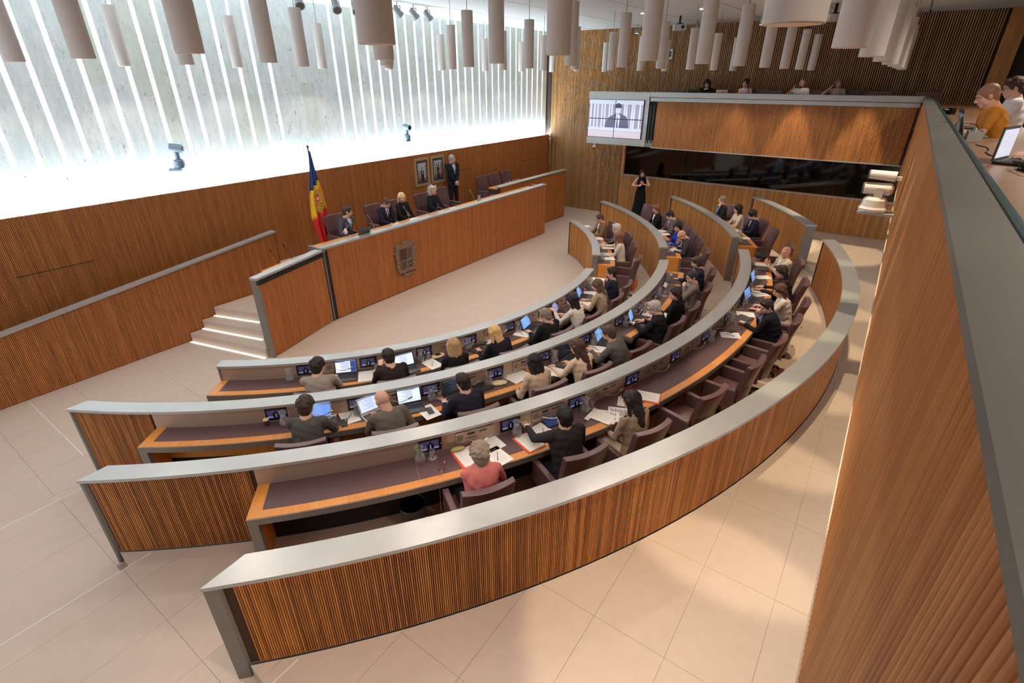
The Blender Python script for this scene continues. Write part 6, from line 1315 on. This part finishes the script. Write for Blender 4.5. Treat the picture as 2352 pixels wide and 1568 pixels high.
# far gallery desk clutter
g = G(); g.box((17.05, 3.1, 4.08), (.5, 6.4, .03)); o = g.build('counter', GDESK); tag(o, 'narrow wooden ledge behind the far gallery parapet', 'counter')
def stlap(loc, rz, lab, c, stick=False):
    t = thing('laptop', lab, 'laptop', loc, rz); b = mat('lid_%d' % c[0], c, .5); g = G(); g.box((0, 0, .008), (.32, .22, .014)); g.build('base', b, t); M = Matrix.Translation((0, .11, .012)) @ Matrix.Rotation(math.radians(-15), 4, 'X'); g = G(); g.box((0, 0, .11), (.32, .008, .22), 0, M); L_ = g.build('lid', b, t)
    if stick:
        for q in range(14): g = G(); x, z = rng.uniform(-.13, .13), rng.uniform(.03, .19); g.box((x, .006, z), (rng.uniform(.02, .04), .002, rng.uniform(.015, .03)), 0, M); g.build('sticker', mat('stk%d' % (q % 4), [(70, 50, 50), (200, 80, 70), (220, 200, 120), (60, 90, 120)][q % 4], .5), L_)
    g = G(); g.box((0, -.005, .112), (.29, .001, .18), 0, M); g.build('screen', mat('screen_glow_pale', (206, 214, 236), .3, emit=.8), L_); return t
stlap((17.1, 4.55, 4.095), PI/2, 'laptop covered in stickers on the far gallery ledge', (214, 190, 176), True)
stlap((17.1, 5.35, 4.095), PI/2, 'dark laptop before the leftmost far gallery person', (34, 30, 32))
for y, l in ((6.1, 'left end'), (3.35, 'middle'), (.75, 'right part'), (-.3, 'right corner')):
    g = G(); g.box((0, 0, 0), (.06, .56, .3)); o = g.build('chair_back', LEATHER); o.location = (17.5, y, GZ+.80); tag(o, 'low dark empty chair back on the far gallery, '+l, 'chair', 'gallery chair backs')
# side gallery desk and its clutter
g = G(); g.box((8, -.80, 4.045), (19, .98, .035)); o = g.build('counter', GDESK); tag(o, 'long brown wooden desktop of the side gallery at the right edge', 'counter')
stlap((8.0, -.66, 4.065), .1, 'open laptop of the bald person in orange on the side gallery', (150, 160, 160))
stlap((9.2, -.72, 4.065), .1, 'open laptop of the dark-haired person in white shirt', (60, 64, 70))
t = thing('laptop', 'large open laptop seen edge-on on the side gallery desk at the right edge', 'laptop', (5.55, -.80, 4.065), -.35)
g = G(); g.box((0, 0, .01), (.36, .25, .018)); g.build('base', mat('laptop_dark', (54, 52, 54), .5), t); g = G()
for r in range(5):
    for c in range(13): g.box((-.15+c*.025, .08-r*.023, .0205), (.02, .018, .003))
g.build('keyboard', mat('keys', (34, 32, 34), .6), t); g = G(); g.box((-.185, 0, .13), (.012, .25, .25)); 
M = Matrix.Translation((0, .125, .016)); g = G(); g.box((0, .005, .12), (.36, .012, .24), 0, M); L_ = g.build('lid', mat('laptop_lid_grey', (88, 86, 88), .45), t); g = G(); g.box((0, -.003, .12), (.33, .002, .2), 0, M); g.build('screen', mat('screen_glow_pale', (206, 214, 236), .3, emit=.8), L_)
t = thing('satchel', 'flat black laptop bag on the side gallery desk at the right edge', 'bag', (5.15, -.9, 4.063), .3); g = G(); g.ell((0, 0, .03), (.24, .15, .035), 14); g.build('fabric', mat('black_fabric', (28, 26, 28), .6), t, smooth=True); g = G(); g.tube([Vector((-.2, .1, .05)), Vector((-.1, .18, .06)), Vector((.1, .17, .05)), Vector((.22, .05, .04))], .008); g.build('strap', mat('strap_black', (40, 38, 40), .5), t)
t = thing('camera', 'black camera lying on the side gallery desk near its far end', 'camera', (12.6, -.62, 4.063), .5); g = G(); g.box((0, 0, .05), (.14, .08, .1)); g.build('body', BLACK, t); g = G(); g.cyl((0, .03, .05), (0, .13, .05), .04, n=14); g.build('lens', mat('lens_black', (30, 30, 34), .2), t)
t = thing('glass_box', 'clear box of pens with white rim on the side gallery desk', 'box', (7.35, -.62, 4.063), 0); g = G()
for c, s_ in (((0, -.06, .05), (.24, .004, .1)), ((0, .06, .05), (.24, .004, .1)), ((-.12, 0, .05), (.004, .12, .1)), ((.12, 0, .05), (.004, .12, .1))): g.box(c, s_)
g.build('wall', mat('clouded_plastic', (170, 170, 166), .3), t)
for q in range(7): g = G(); x = -.1+q*.033; g.cyl((x, 0, .0), (x+.02, .01, .13), .006, n=6); g.build('pen', BLACK if q % 2 else WHITE, t)
t = thing('water_bottle', 'clear plastic bottle standing on the side gallery desk', 'bottle', (7.9, -.5, 4.063)); g = G(); g.lathe([(.03, 0), (.032, .01), (.032, .14), (.012, .18), (.012, .2)], 16); g.build('bottle_body', mat('bottle_plastic', (150, 160, 162), .2), t, smooth=True); g = G(); g.lathe([(.014, .2), (.014, .215)], 12); g.build('cap', WHITE, t)
g = G(); g.tube([Vector((6.9-.22*q, -.62-.05*math.sin(q*1.3)-.02*q, 4.068)) for q in range(9)], .004, 6); o = g.build('cable', BLACK); tag(o, 'thin black cable winding over the side gallery desk', 'cable')
bpy.data.scenes.remove(TMP)
